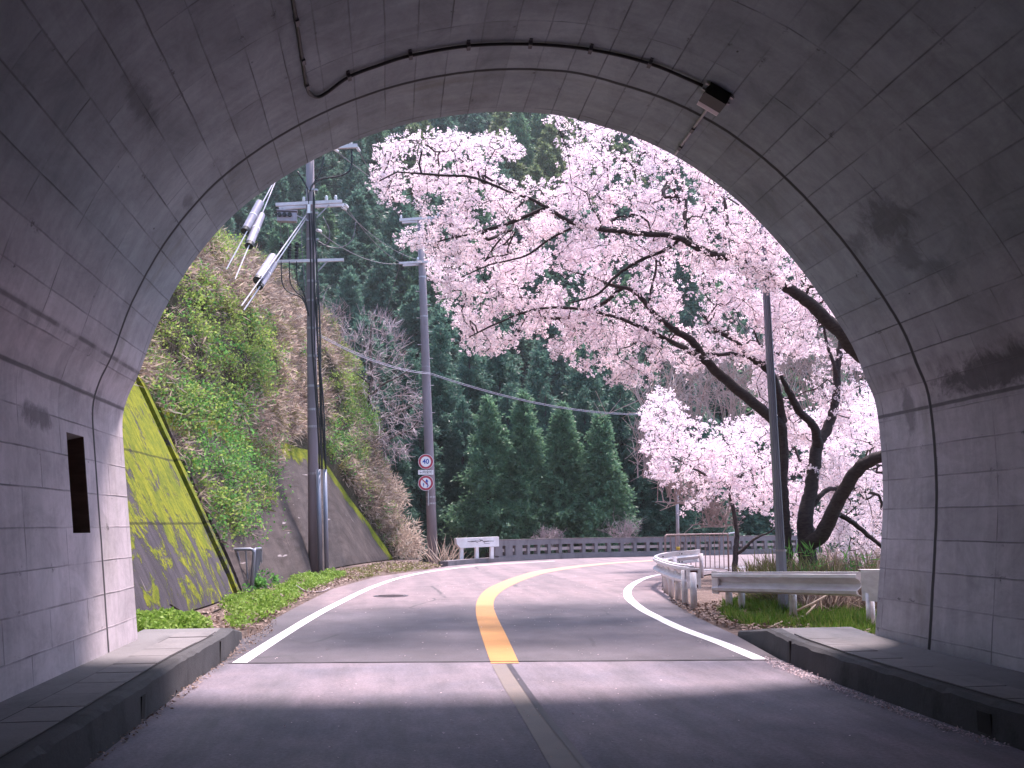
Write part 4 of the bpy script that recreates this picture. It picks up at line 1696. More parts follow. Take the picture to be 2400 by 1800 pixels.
par = catmull(PAR[2:8], 8)
org = np.array(PAR[2])
pp = empty("bridge_parapet", tuple(org))
tag(pp, "long weathered concrete parapet with rectangular openings along the outside of the bend", "parapet")
m_ = MB(org)
m_.sweep(catmull(PAR[0:8], 8), [(.0, -.1), (.0, .17), (.30, .17), (.30, -.1)], closed=True)
m_.build("kerb", M['parapet'], pp, fix=True)
m_ = MB(org)
m_.sweep(par, [(.06, .60), (.06, .80), (.04, .83), (.26, .83), (.24, .60)], closed=True)
m_.build("top_beam", M['parapet'], pp, fix=True)
m_ = MB(org)
m_.sweep(par, [(.06, .16), (.06, .22), (.24, .22), (.24, .16)], closed=True)
m_.build("bottom_beam", M['parapet'], pp, fix=True)
m_ = MB(org)
m_.sweep(par, [(.12, .36), (.12, .48), (.20, .48), (.20, .36)], closed=True)
m_.build("middle_rail", M['parrail'], pp, fix=True)
st, L = along(par, .64)
for i, q in enumerate(st):
    if i > 55:
        break
    t = st[min(i + 1, len(st) - 1)] - st[max(i - 1, 0)]
    ang_ = atan2(t[1], t[0])
    nrm = np.array([-sin(ang_), cos(ang_), 0])
    m_ = MB(org)
    wd = .17 if i > 2 else .45
    m_.box(q + nrm * .15 + np.array([0, 0, .41]), (wd, .186, .384), rot=ang_)
    m_.build("post", M['parapet'], pp)

a, b = P(1068, 1317, 36.6), P(1172, 1313, 37.2)
a[2] = b[2] = 0
org = (a + b) / 2
wbr = empty("white_barrier", tuple(org))
tag(wbr, "short white barrier block on three legs at the end of the parapet", "barrier")
t = unit(b - a)
ang_ = atan2(t[1], t[0])
m_ = MB(org)
za, zb = .57, .96
fr = [(-.88, za + .14), (-.74, za - .01), (.84, za + .03), (.84, zb), (-.90, zb - .04)]
nrm = np.array([-sin(ang_), cos(ang_), 0])
F1 = [org + t * x + nrm * -.05 + np.array([0, 0, z]) for x, z in fr]
F2 = [p + nrm * .22 for p in F1]
m_.prism(F1, F2)
wb_ = m_.build("block", M['white'], wbr, fix=True)
m_ = MB(org)
pts = [(-.45, .80), (-.30, .79), (-.1, .81), (.05, .80), (.12, .84), (.2, .79), (.42, .80), (.62, .80)]
for i in range(len(pts) - 1):
    (x0, z0), (x1, z1) = pts[i], pts[i + 1]
    arm(m_, org + t * x0 + nrm * -.052 + np.array([0, 0, z0]), org + t * x1 + nrm * -.052 + np.array([0, 0, z1]), (.008, .03 if i % 2 else .018))
for (x0, z0, x1, z1) in ((.02, .86, .16, .84), (.2, .80, .24, .72), (.24, .72, .45, .70), (-.12, .78, -.02, .74)):
    arm(m_, org + t * x0 + nrm * -.052 + np.array([0, 0, z0]), org + t * x1 + nrm * -.052 + np.array([0, 0, z1]), (.008, .014))
m_.build("scrape_marks", M['signink'], wb_)
for x in (-.66, -.04, .58):
    m_ = MB(org)
    m_.box(org + t * x + nrm * .05 + np.array([0, 0, za / 2 + .08]), (.13, .12, za - .14), rot=ang_)
    m_.build("leg", M['white'], wbr)


# ------------------------------------------------------------------ pipe fences
def pipe_panel(corners, nb, r, parent, org, mat, mid=None):
    """corners: bottom-left, top-left, top-right, bottom-right; tube frame with round corners and upright bars"""
    bl, tl, tr_, br = [np.array(c) for c in corners]
    m_ = MB(org)
    rd = .08
    u_, v_ = unit(tr_ - tl), unit(tl - bl)
    v2 = unit(tr_ - br)
    pts = [bl, tl - v_ * rd, tl - v_ * rd * .3 + u_ * rd * .3, tl + u_ * rd, tr_ - u_ * rd, tr_ - u_ * rd * .3 - v2 * rd * .3, tr_ - v2 * rd, br]
    m_.tube(pts, r, 8)
    m_.build("frame", mat, parent, smooth=True)
    lo_l, lo_r = bl + (tl - bl) * .08, br + (tr_ - br) * .08
    m_ = MB(org)
    m_.tube([lo_l, lo_r], r * .7, 6)
    m_.build("bottom_rail", mat, parent)
    for i in range(1, nb + 1):
        f = i / (nb + 1)
        m_ = MB(org)
        m_.tube([lo_l + (lo_r - lo_l) * f, tl + (tr_ - tl) * f], r * .5, 6)
        m_.build("bar", mat, parent)


o1 = G(588, 1386)
fe = empty("pipe_barrier", tuple(o1))
tag(fe, "small bent grey steel pipe barrier standing in weeds beside the mossy wall", "barrier")
yb_ = o1[1]
pipe_panel([P(570, 1380, yb_), P(535, 1288, yb_), P(596, 1287, yb_), P(588, 1390, yb_)], 2, .036, fe, o1, M['steel_post'])
yb2 = yb_ + 1.3
pipe_panel([P(591, 1390, yb_ + .03), P(597, 1287, yb_ + .03), P(612, 1285, yb2), P(610, 1376, yb2)], 5, .030, fe, o1, M['steel_post'])
m_ = MB(o1)
m_.box(P(607, 1346, yb2 - .2), (.10, .05, .04))
m_.build("latch", M['steel'], fe)
o2 = G(1706, 1342)
fe2 = empty("pipe_fence", tuple(o2))
tag(fe2, "rusty pale pipe fence with thin upright bars beyond the far guardrail", "fence")
cf = [P(1560, 1333, 27.0), P(1559, 1254, 27.0), P(1706, 1251, 29.0), P(1708, 1341, 29.0)]
pipe_panel(cf, 12, .028, fe2, o2, simple("rusty_pipe", (.34, .26, .25), (.24, .17, .16), 8, .6, .2))
m_ = MB(o2)
m_.tube([P(1706, 1251, 29), P(1722, 1248, 30.2), P(1722, 1330, 30.2)], .028, 8)
m_.build("return_rail", M['steel'], fe2)

# ------------------------------------------------------------------ cedars
def cedar_parts(seed, H, R, c0, dens=1.0, leaf=.26, droop=.35, top=1.0):
    """trunk mesh and crown quads of one cedar, base at the origin"""
    g = np.random.default_rng(seed)
    nb = int(330 * dens)
    t = g.random(nb) ** .72                      # 0 top .. 1 bottom of crown
    hz_ = H - t * (H - c0)
    prof_ = R * (np.clip(t * 1.25, 0, 1) ** .72) * np.where(t > .85, 1 - (t - .85) * 1.6, 1)
    a = g.random(nb) * 2 * pi
    lob = 1 + .22 * np.sin(a * 3 + hz_ * .9 + seed) + .16 * np.sin(a * 5 - hz_ * 1.7)
    ln = prof_ * lob * g.uniform(.62, 1.12, nb) + .10
    Cs, Ds, Ws = [], [], []
    for i in range(nb):
        m_ = int(5 + 16 * ln[i] / max(R, .1))
        s = g.random(m_) ** .55
        dirv = np.array([cos(a[i]), sin(a[i]), 0])
        base = np.array([0, 0, hz_[i]]) + dirv * (s * ln[i])[:, None]
        base[:, 2] += -droop * (s * ln[i]) ** 1.4 * .55 + .22 * (s * ln[i]) * (1 - t[i]) + .12 * s ** 3 * ln[i]
        base += g.normal(size=(m_, 3)) * .10 * (.4 + ln[i] / R)
        for q in range(4):
            jit = g.normal(size=(m_, 3))
            D = unit(dirv * .75 + np.array([0, 0, -.30 + .9 * (1 - t[i]) ** 3]) + jit * .62) * (leaf * g.uniform(.55, 1.25, (m_, 1)))
            Cs.append(base + g.normal(size=(m_, 3)) * .05)
            Ds.append(D)
            v_ = unit(np.cross(D, g.normal(size=(m_, 3))))
            Ws.append(v_ * leaf * .17)
    # leader
    m_ = 40
    z = H - g.random(m_) * .9
    Cs.append(np.stack([g.normal(size=m_) * .03, g.normal(size=m_) * .03, z], 1))
    D = unit(np.stack([g.normal(size=m_) * .5, g.normal(size=m_) * .5, np.full(m_, .9)], 1)) * leaf
    Ds.append(D)
    Ws.append(unit(np.cross(D, g.normal(size=(m_, 3)))) * leaf * .14)
    return leafq(np.concatenate(Cs), np.concatenate(Ds), np.concatenate(Ws))


def cedar_proto(seed, H, R, c0, mat, dens, leaf, loc, label, group, droop=.35):
    e = empty("cedar_tree", loc)
    tag(e, label, "cedar tree", group)
    m_ = MB()
    m_.tube([(0, 0, -.3), (0, 0, H * .4), (0, 0, H * .95)], [.02 * H, .013 * H, .003 * H], 8)
    m_.build("trunk", M['barkc'], e, smooth=True)
    quads("crown", cedar_parts(seed, H, R, c0, dens, leaf, droop), mat, e)
    return e


def copy_tree(src, loc, s, rz, label=None, mat=None):
    e = src.copy()
    COL.objects.link(e)
    e.location = loc
    e.scale = s
    e.rotation_euler = (0, 0, rz)
    if label:
        e['label'] = label
    for ch in list(src.children):
        c_2 = ch.copy()
        COL.objects.link(c_2)
        c_2.parent = e
        if mat is not None and ch.name.startswith("crown"):
            c_2.material_slots[0].link = 'OBJECT'
            c_2.material_slots[0].material = mat
    return e


GF = "young cedars in a row beyond the parapet"
names = ["leftmost pale green conical cedar of the front row beyond the parapet", "second pale conical cedar from the left in the front row, tallest tip",
         "third pale conical cedar in the front row beyond the parapet", "rightmost small pale conical cedar of the front row beside the blossom"]
for i, (px, py, yy_, R) in enumerate(((1145, 930, 52, 1.62), (1228, 922, 52.6, 1.55), (1320, 945, 53, 1.5), (1407, 968, 52.2, 1.5))):
    tp = P(px, py, yy_)
    zb = -2.6
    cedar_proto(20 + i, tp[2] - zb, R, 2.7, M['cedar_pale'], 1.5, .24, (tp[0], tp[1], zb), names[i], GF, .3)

GB = "dark cedars standing close behind the front row"
row2 = [(960, 820, 56, 2.0), (1032, 740, 57.5, 2.2), (1100, 790, 60, 2.2), (1172, 775, 61, 2.2), (1262, 800, 58, 2.1), (1368, 805, 60, 2.2), (1452, 880, 56.5, 1.9), (1440, 815, 63, 2.2), (1515, 850, 62, 2.2), (1590, 800, 60, 2.3), (1680, 760, 64, 2.5), (1500, 940, 55, 1.6), (1560, 980, 54, 1.7), (1640, 950, 56, 2.0), (1085, 930, 55.5, 1.5), (1190, 900, 57, 1.6), (1278, 905, 56.5, 1.6), (1370, 905, 57, 1.6), (985, 930, 54, 1.6), (905, 900, 56, 1.8), (930, 1020, 52, 1.3)]
lab2 = ["dark cedar just left of the far utility pole", "tall dark pointed cedar right of the far utility pole", "dark cedar behind the first front row cedar", "dark cedar rising between the first two front row cedars", "dark cedar rising behind the third front row cedar", "dark cedar between the third and fourth front row cedars",
        "slim dark cedar right of the last front row cedar", "dark cedar high behind the right end of the front row", "dark cedar partly behind the lower blossom", "dark cedar screened by the bare bushes right of the cable end", "dark cedar hidden mostly by the cherry limbs", "small shaded cedar behind the pipe fence", "short shaded cedar above the marker post", "shaded cedar behind the lower cherry branches",
        "shaded cedar filling the gap left of the first front row cedar", "shaded cedar in the gap between the first and second front row cedars", "shaded cedar in the gap between the second and third front row cedars", "shaded cedar in the gap between the third and fourth front row cedars", "shaded cedar directly behind the round signs", "shaded cedar behind the bare tree", "low shaded cedar beside the dry bush"]
protos = []
for i, (px, py, yy_, R) in enumerate(row2):
    tp = P(px, py, yy_)
    zb = -2.7
    H = tp[2] - zb
    if i < 3:
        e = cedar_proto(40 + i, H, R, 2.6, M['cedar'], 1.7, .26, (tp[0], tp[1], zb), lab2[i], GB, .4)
        protos.append((e, H, R))
    else:
        s, Hs, Rs = protos[i % 3]
        copy_tree(s, (tp[0], tp[1], zb), (R / Rs, R / Rs, H / Hs), i * 1.7, lab2[i])

# forest on the slope
slope_protos = []
LS = {'cedar': "dark green cedar in the dense stand covering the mountain slope", 'cedar_pale': "fresh green cedar standing among the darker slope trees", 'cedar_warm': "yellowish green conifer on the mountain slope above the blossom"}
for i in range(3):
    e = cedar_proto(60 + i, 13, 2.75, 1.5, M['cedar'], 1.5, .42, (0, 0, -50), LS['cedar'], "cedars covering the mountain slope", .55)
    slope_protos.append(e)
R8 = random.Random(8)
cand = []
y = 63.0
row = 0
while y < 150:
    stp = 4.0 + (y - 63) * .02
    x = -.34 * y + (row % 2) * stp / 2
    while x < .50 * y:
        xx, yy_ = x + R8.uniform(-1, 1), y + R8.uniform(-1.2, 1.2)
        z = mz(xx, yy_)
        H = R8.uniform(11, 15.5)
        px, py = proj((xx, yy_, z + H))
        pb = proj((xx, yy_, z + H * .35))[1]
        if 440 < px < 2090 and pb > 200 and not (px > 1950 and py > 700) and not (900 < px < 1700 and py > 790):
            cand.append((xx, yy_, z, H, px, py))
        x += stp
    y += stp * .78
    row += 1
print('slope trees', len(cand))
cand = cand[:285]
used = [False] * 3
for i, (xx, yy_, z, H, px, py) in enumerate(cand):
    k = R8.randrange(3)
    s = R8.uniform(.85, 1.25)
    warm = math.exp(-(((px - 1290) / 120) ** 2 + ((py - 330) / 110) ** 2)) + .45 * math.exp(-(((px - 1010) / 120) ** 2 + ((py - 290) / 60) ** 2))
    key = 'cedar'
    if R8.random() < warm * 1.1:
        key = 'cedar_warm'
    elif R8.random() < .22:
        key = 'cedar_pale'
    rz = R8.uniform(0, 6.28)
    if not used[k]:
        used[k] = True
        e = slope_protos[k]
        e.location = (xx, yy_, z - .4)
        e.scale = (s, s, H / 13)
        e.rotation_euler = (0, 0, rz)
    else:
        copy_tree(slope_protos[k], (xx, yy_, z - .4), (s, s, H / 13), rz, LS[key], None if key == 'cedar' else M[key])


# ------------------------------------------------------------------ branching trees grown towards target points
class Tree:
    def __init__(self, limbs, step=.22):
        """limbs: list of (points, radii); the first limb starts at the ground, others start on an earlier one"""
        self.p, self.par, self.r0 = [], [], []
        self.step = step
        self.limb_ch = []
        for pts, rad in limbs:
            c_2 = catmull(pts, 6)
            rr_ = np.interp(np.linspace(0, 1, len(c_2)), np.linspace(0, 1, len(rad)), rad)
            ids = []
            prev = -1
            if self.p:
                dd = np.linalg.norm(np.array(self.p) - c_2[0], axis=1)
                prev = int(np.argmin(dd))
                ids.append(prev)
            for q, r in zip(c_2, rr_):
                q = q + RNG.normal(size=3) * min(.007, r * .15)
                self.p.append(q)
                self.par.append(prev)
                self.r0.append(r)
                prev = len(self.p) - 1
                ids.append(prev)
            self.limb_ch.append(ids)
        self.chains = []

    def grow(self, tg, tanw=.45, maxlen=4.0, arch=.25):
        P0 = np.array(self.p)
        d = np.array([np.linalg.norm(P0 - t, axis=1).min() for t in tg])
        N = len(self.p)
        arr = np.zeros((N + len(tg) * 30, 3))
        arr[:N] = P0
        for ti in np.argsort(d):
            t = tg[ti]
            n = len(self.p)
            dist = np.linalg.norm(arr[:n] - t, axis=1)
            j = int(np.argmin(dist))
            L = dist[j]
            if L < .12 or L > maxlen:
                continue
            a = arr[j]
            pj = self.par[j]
            tan = unit(a - arr[pj]) if pj >= 0 else np.array([0, 0, 1.0])
            mid = a + (tan * tanw + unit(t - a) * (1 - tanw)) * L * .5 + np.array([0, 0, arch * L * .2])
            ns = min(28, max(2, int(L / self.step)))
            ids = [j]
            prev = j
            for k in range(1, ns + 1):
                f_ = k / ns
                q = (1 - f_) ** 2 * a + 2 * f_ * (1 - f_) * mid + f_ * f_ * t
                q = q + RNG.normal(size=3) * .018 * (k < ns)
                arr[len(self.p)] = q
                self.p.append(q)
                self.par.append(prev)
                self.r0.append(0)
                prev = len(self.p) - 1
                ids.append(prev)
            self.chains.append(ids)
        self.radii()

    def radii(self, tip=.0045, ex=.42):
        n = len(self.p)
        cnt = np.zeros(n)
        for i in range(n - 1, -1, -1):
            if cnt[i] == 0:
                cnt[i] = 1
            if self.par[i] >= 0:
                cnt[self.par[i]] += cnt[i] if True else 0
        # count only branch ends
        kids = [0] * n
        for q in self.par:
            if q >= 0:
                kids[q] += 1
        lv = np.zeros(n)
        for i in range(n - 1, -1, -1):
            if kids[i] == 0:
                lv[i] = 1
            if self.par[i] >= 0:
                lv[self.par[i]] += lv[i]
        self.r = np.maximum(tip * lv ** ex, np.array(self.r0))

    def twig_mesh(self, name, mat, parent, org, lim=True):
        m_ = MB(org)
        for ids in self.chains:
            pts = [self.p[i] for i in ids]
            rad = [min(self.r[i], self.r[ids[1]] * 1.3) if k == 0 else self.r[i] for k, i in enumerate(ids)]
            m_.tube(pts, rad, 5, cap=False)
        return m_.build(name, mat, parent, smooth=True)

    def limb_meshes(self, mat, parent, org, names):
        for ids, nm in zip(self.limb_ch, names):
            m_ = MB(org)
            m_.tube([self.p[i] for i in ids], [self.r[ids[1]] * .9 if k == 0 and i != ids[0] else min(self.r[i], .4) for k, i in enumerate(ids)], 10)
            m_.build(nm, mat, parent, smooth=True)


def in_poly(px, py, poly):
    c_2 = False
    j = len(poly) - 1
    for i in range(len(poly)):
        (xi_, yi_), (xj, yj) = poly[i], poly[j]
        if (yi_ > py) != (yj > py) and px < (xj - xi_) * (py - yi_) / (yj - yi_ + 1e-9) + xi_:
            c_2 = not c_2
        j = i
    return c_2


def sample_crown(poly, n, yfun, seed, hole=0.0, holes=()):
    g = random.Random(seed)
    xs_ = [p[0] for p in poly]
    ys_ = [p[1] for p in poly]
    out_ = []
    while len(out_) < n:
        px, py = g.uniform(min(xs_), max(xs_)), g.uniform(min(ys_), max(ys_))
        if not in_poly(px, py, poly):
            continue
        if any(((px - a) / rx) ** 2 + ((py - b) / ry) ** 2 < 1 for a, b, rx, ry in holes):
            continue
        if hole and mnoise.noise((px / 55, py / 45, seed)) < hole:
            continue
        y0, y1 = yfun(px, py)
        q = P(px, py, g.uniform(y0, y1))
        if q[2] > -.6:
            out_.append(q)
    return out_


def blossoms(tree, name, mat, parent, org, rmax=.014, per=4.5, size=.050, spread=.075, nfl=11):
    pts = []
    seen = set()
    for ids in tree.chains:
        for i in ids[1:]:
            if tree.r[i] < rmax and i not in seen:
                seen.add(i)
                pts.append(tree.p[i])
    pts = np.array(pts)
    k = np.maximum(0, RNG.poisson(per, len(pts)))
    C = np.repeat(pts, k, 0)
    n = len(C)
    C = C + RNG.normal(size=(n, 3)) * spread
    rad = RNG.uniform(.7, 1.25, (n, 1)) * size
    Q = []
    for q in range(nfl):
        u_ = rdir(n)
        base = C + u_ * rad * RNG.uniform(.25, .9, (n, 1))
        D = unit(rdir(n) + u_ * .6) * rad * 1.05
        Q.append(leafq(base, D, widthvec(D, .40 * rad[:, 0])))
    Q = np.concatenate(Q) - np.array(org)
    return quads(name, Q, mat, parent)


def pxl(lst, y0, y1=None):
    y1 = y0 if y1 is None else y1
    n = len(lst)
    return [P(a, b, y0 + (y1 - y0) * i / (n - 1)) for i, (a, b) in enumerate(lst)]


# tree A: forked dark trunk in front of the portal's right side
A_l = [(pxl([(1895, 1345), (1890, 1265), (1888, 1208), (1900, 1150), (1908, 1091), (1917, 1041), (1935, 1010), (1955, 959), (1961, 905), (1963, 861), (1968, 823), (1974, 770)], 17.0, 17.6), [.17, .15, .125, .115, .105, .08, .07, .06, .05]),
       (pxl([(1917, 1041), (1908, 1000), (1876, 968), (1858, 935), (1845, 912), (1830, 880)], 17.2, 16.6), [.09, .075, .07, .06, .03]),
       (pxl([(1892, 1275), (1926, 1253), (1955, 1194), (1979, 1150), (2005, 1106), (2032, 1084), (2070, 1068), (2130, 1040)], 17.0, 15.8), [.14, .14, .125, .12, .115, .11, .10, .07]),
       (pxl([(1962, 880), (1951, 842), (1940, 812), (1930, 760)], 17.4, 17.6), [.04, .035, .03, .02]),
       (pxl([(1905, 1185), (1935, 1150), (1962, 1145), (2010, 1148), (2060, 1160)], 17.1, 17.6), [.05, .045, .04, .035, .02]),
       (pxl([(1965, 1205), (2000, 1225), (2035, 1255), (2070, 1285)], 16.9, 16.6), [.05, .045, .04, .03])]
# tree B: trunk behind the steel pole leaning over the road
B_l = [(pxl([(1842, 1350), (1838, 1267), (1834, 1190), (1833, 1120), (1834, 1047), (1828, 1000), (1800, 973), (1748, 930), (1700, 889), (1653, 845), (1621, 800), (1577, 770), (1540, 742), (1504, 700), (1485, 680), (1432, 668), (1396, 652), (1350, 640)], 17.2, 16.4), [.15, .13, .115, .11, .105, .10, .095, .09, .085, .075, .06, .05, .045, .04, .03, .025, .015]),
       (pxl([(1653, 845), (1634, 833), (1577, 802), (1536, 782), (1495, 763), (1432, 740), (1340, 722), (1250, 726), (1160, 760), (1100, 790)], 16.7, 15.6), [.06, .05, .042, .036, .03, .026, .02, .014, .01]),
       (pxl([(1836, 985), (1815, 890), (1792, 861), (1764, 839), (1723, 800), (1690, 780), (1666, 768), (1655, 750), (1643, 733)], 17.0, 16.4), [.075, .07, .06, .052, .045, .035, .03, .02]),
       (pxl([(1764, 839), (1716, 829), (1690, 832), (1660, 828)], 16.8, 16.5), [.04, .035, .03, .03]),
       (pxl([(1521, 725), (1524, 690), (1538, 625), (1530, 600), (1490, 570)], 16.5, 16.7), [.022, .02, .018, .015, .01]),
       (pxl([(1495, 690), (1460, 675), (1415, 710), (1330, 745), (1230, 735), (1180, 700)], 16.5, 17.4), [.03, .026, .022, .016, .01])]
# tree C: rooted behind the portal, its long limb crosses the top of the view
C_l = [([np.array([9.6, 14.6, -.3]), np.array([9.3, 14.7, 1.6]), np.array([8.4, 14.8, 3.1])] + pxl([(2040, 850), (1998, 816), (1970, 778), (1938, 750), (1906, 718), (1875, 694), (1843, 674), (1800, 640), (1748, 612), (1697, 603), (1653, 588), (1621, 574), (1596, 559), (1558, 551), (1495, 547), (1447, 541), (1392, 537), (1352, 527), (1325, 513), (1297, 497), (1281, 486), (1240, 465), (1200, 452), (1165, 437), (1105, 415), (1040, 411), (931, 403)], 14.8, 14.2), [.20, .17, .15, .12, .11, .105, .095, .085, .075, .066, .058, .052, .048, .044, .040, .038, .036, .032, .028, .024, .02, .016, .012, .009]),
       (pxl([(1596, 559), (1560, 585), (1500, 610), (1440, 650), (1400, 690), (1330, 712)], 14.6, 14.9), [.03, .028, .026, .022, .018, .01]),
       (pxl([(1620, 574), (1605, 520), (1606, 470), (1590, 420), (1560, 380)], 14.6, 15.2), [.03, .025, .02, .015, .01]),
       (pxl([(1697, 603), (1700, 550), (1705, 515), (1690, 450), (1650, 400)], 14.7, 15.6), [.03, .025, .02, .015, .01]),
       (pxl([(1352, 527), (1290, 560), (1230, 600), (1150, 620), (1080, 650)], 14.5, 14.8), [.02, .018, .015, .012, .008]),
       (pxl([(1281, 486), (1200, 520), (1120, 545), (1050, 560), (1000, 575)], 14.4, 14.6), [.02, .016, .013, .01, .008])]
crowns = [("forked dark trunk cherry tree with a thick mossy limb, beside the right tunnel portal", A_l), ("cherry tree behind the steel pole, its long limb reaching left over the road", B_l), ("cherry tree rooted behind the right portal, its high limb crossing the top of the view", C_l)]

POLY_TOP = [(868, 395), (885, 352), (935, 325), (1000, 322), (1060, 318), (1120, 328), (1180, 318), (1215, 335), (1215, 385), (1180, 432), (1250, 428), (1312, 442), (1336, 400), (1325, 335), (1360, 300), (1400, 290), (1470, 260), (1700, 330), (2000, 560), (2090, 720), (1900, 720), (1700, 640), (1480, 590), (1300, 600), (1100, 620), (1000, 600), (940, 585), (928, 570), (960, 545), (980, 515), (945, 492), (905, 470), (880, 445)]
POLY_MID = [(950, 600), (1010, 575), (1100, 600), (1300, 580), (1500, 570), (1700, 620), (1900, 700), (1905, 830), (1800, 850), (1700, 850), (1620, 870), (1560, 860), (1500, 905), (1450, 905), (1400, 880), (1330, 850), (1290, 830), (1290, 795), (1200, 800), (1160, 830), (1075, 815), (1060, 805), (1110, 775), (1060, 755), (1035, 700), (1010, 640)]
POLY_R = [(1760, 700), (2000, 700), (2120, 760), (2140, 1330), (1960, 1320), (1950, 1240), (1900, 1100), (1830, 1060), (1780, 1000), (1760, 900)]
C_l.append(([np.array(q) for q in ((8.4, 14.8, 3.1), (7.9, 14.0, 5.2), (6.9, 13.2, 6.8), (5.6, 12.7, 7.4), (4.4, 12.6, 7.6))], [.08, .07, .06, .04, .02]))  # added limb, out of view, carrying canopy that shades the right sidewalk
tA, tB, tC = Tree(A_l), Tree(B_l), Tree(C_l)
tC.grow(sample_crown(POLY_TOP, 1500, lambda a, b: (14.0, 17.9) if a < 1700 else (14.6, 18.5), 1, -.16, [(1265, 375, 55, 58), (1095, 560, 25, 14), (1000, 470, 20, 25)])
        + sample_crown([(1690, 540), (1770, 520), (1850, 600), (1840, 690), (1780, 680), (1710, 610)], 70, lambda a, b: (13.6, 14.6), 12)
        + [np.array([RNG.uniform(4.3, 8.2), RNG.uniform(11.9, 14.2), RNG.uniform(6.2, 8.4)]) for _ in range(300)]  # unseen extra canopy added to keep sun off the right sidewalk
        + sample_crown([(1285, 272), (1300, 268), (1370, 290), (1370, 300), (1310, 300)], 10, lambda a, b: (13.5, 15), 4))
tB.grow(sample_crown(POLY_MID, 1150, lambda a, b: (15.6, 20.0), 2, -.14, [(1185, 770, 34, 16), (1330, 655, 40, 22), (1600, 640, 35, 40), (1660, 690, 30, 20), (1490, 830, 45, 20)]))
tA.grow(sample_crown(POLY_R, 850, lambda a, b: (17.0, 21.0), 3, -.02, [(1870, 850, 50, 45), (2030, 960, 30, 70), (1850, 1180, 40, 80)]))
for (lab, L_), tr_e, sz in zip(crowns, (tA, tB, tC), (.033, .034, .033)):
    org = np.array(L_[0][0][0])
    e = empty("cherry_tree", tuple(org))
    tag(e, lab, "cherry tree", "cherry trees in bloom")
    tr_e.limb_meshes(M['barkd'], e, org, ["trunk"] + ["limb"] * 9)
    tr_e.twig_mesh("twigs", M['barkd'], e, org)
    blossoms(tr_e, "blossoms", M['blossom'], e, org, size=sz)

# far cherry, lower blossom behind the pole
D_l = [(pxl([(1722, 1345), (1724, 1290), (1728, 1250), (1718, 1190), (1708, 1144)], 24.5, 25.0), [.075, .07, .06, .05, .045]),
       (pxl([(1708, 1144), (1690, 1125), (1660, 1115), (1610, 1090), (1560, 1060)], 25.0, 24.0), [.05, .045, .035, .025, .015]),
       (pxl([(1708, 1144), (1720, 1125), (1750, 1105), (1800, 1090), (1850, 1040)], 25.0, 26.0), [.05, .045, .035, .025, .015]),
       (pxl([(1724, 1300), (1745, 1285), (1770, 1262), (1800, 1250)], 24.6, 24.4), [.05, .045, .035, .02])]
POLY_D = [(1497, 1010), (1510, 960), (1528, 925), (1545, 905), (1580, 930), (1620, 985), (1690, 990), (1760, 975), (1830, 990), (1940, 960), (2060, 880), (2090, 1000), (2090, 1330), (1960, 1300), (1860, 1240), (1800, 1210), (1740, 1190), (1690, 1165), (1640, 1185), (1610, 1205), (1590, 1200), (1620, 1160), (1580, 1140), (1520, 1110), (1510, 1060)]
tD = Tree(D_l)
tD.grow(sample_crown(POLY_D, 1050, lambda a, b: (22.5, 29), 6, -.28, [(1640, 1150, 30, 10)]), maxlen=6)
org = np.array(D_l[0][0][0])
e = empty("cherry_tree", tuple(org))
tag(e, "farther low cherry tree whose blossom hangs over the pipe fence", "cherry tree", "cherry trees in bloom")
tD.limb_meshes(M['barkd'], e, org, ["trunk", "limb", "limb", "limb"])
tD.twig_mesh("twigs", M['barkd'], e, org)
blossoms(tD, "blossoms", M['blossom'], e, org, size=.050, spread=.10, per=4.2, nfl=11)

# bare tree on the end of the bank
E_l = [(pxl([(838, 1160), (845, 1135), (860, 1100), (875, 1065), (882, 1035), (878, 1000), (870, 960), (866, 925), (872, 880), (868, 820), (870, 760)], 44.5, 44), [.17, .16, .14, .13, .12, .11, .10, .08, .06, .04]),
       (pxl([(876, 1060), (905, 1035), (930, 1020), (965, 1005), (985, 980)], 44.4, 43.6), [.06, .05, .04, .03, .02]),
       (pxl([(866, 930), (900, 900), (940, 880), (970, 860)], 44, 43.2), [.06, .05, .03, .02]),
       (pxl([(868, 900), (830, 870), (800, 840), (770, 810)], 44, 43.5), [.05, .04, .03, .02]),
       (pxl([(876, 1010), (910, 975), (950, 960), (990, 930)], 44.2, 44.8), [.05, .04, .03, .02])]
tE = Tree(E_l, .3)
tE.grow(sample_crown([(790, 760), (850, 735), (880, 730), (940, 760), (965, 800), (940, 850), (985, 900), (990, 985), (960, 1050), (930, 1100), (860, 1040), (800, 950), (770, 860)], 520, lambda a, b: (42.0, 46.5), 9), tanw=.12, maxlen=5, arch=.15)
tE.radii(.0065, .40)
org = np.array(E_l[0][0][0])
e = empty("bare_tree", tuple(org))
tag(e, "leafless pale twigged tree leaning out from the end of the left bank", "tree")
tE.limb_meshes(simple("bare_trunk_bark", (.09, .07, .065), (.05, .04, .036), 5, .9), e, org, ["trunk"] + ["limb"] * 5)
tE.twig_mesh("twigs", M['barkl'], e, org)
Cq = np.array([tE.p[i] for ids in tE.chains for i in ids[1:] if tE.r[i] < .02])
Cq = np.repeat(Cq, 2, 0)
Dq = unit(unit(Cq - (org + np.array([0, 0, 6.0]))) * .7 + np.array([0, 0, .35]) + rdir(len(Cq)) * .55) * RNG.uniform(.2, .6, (len(Cq), 1))
Wq = widthvec(Dq, .011)
quads("sprigs", np.stack([Cq - Wq, Cq + Wq, Cq + Dq + Wq * .5, Cq + Dq - Wq * .5], 1) - org, M['barkl'], e)


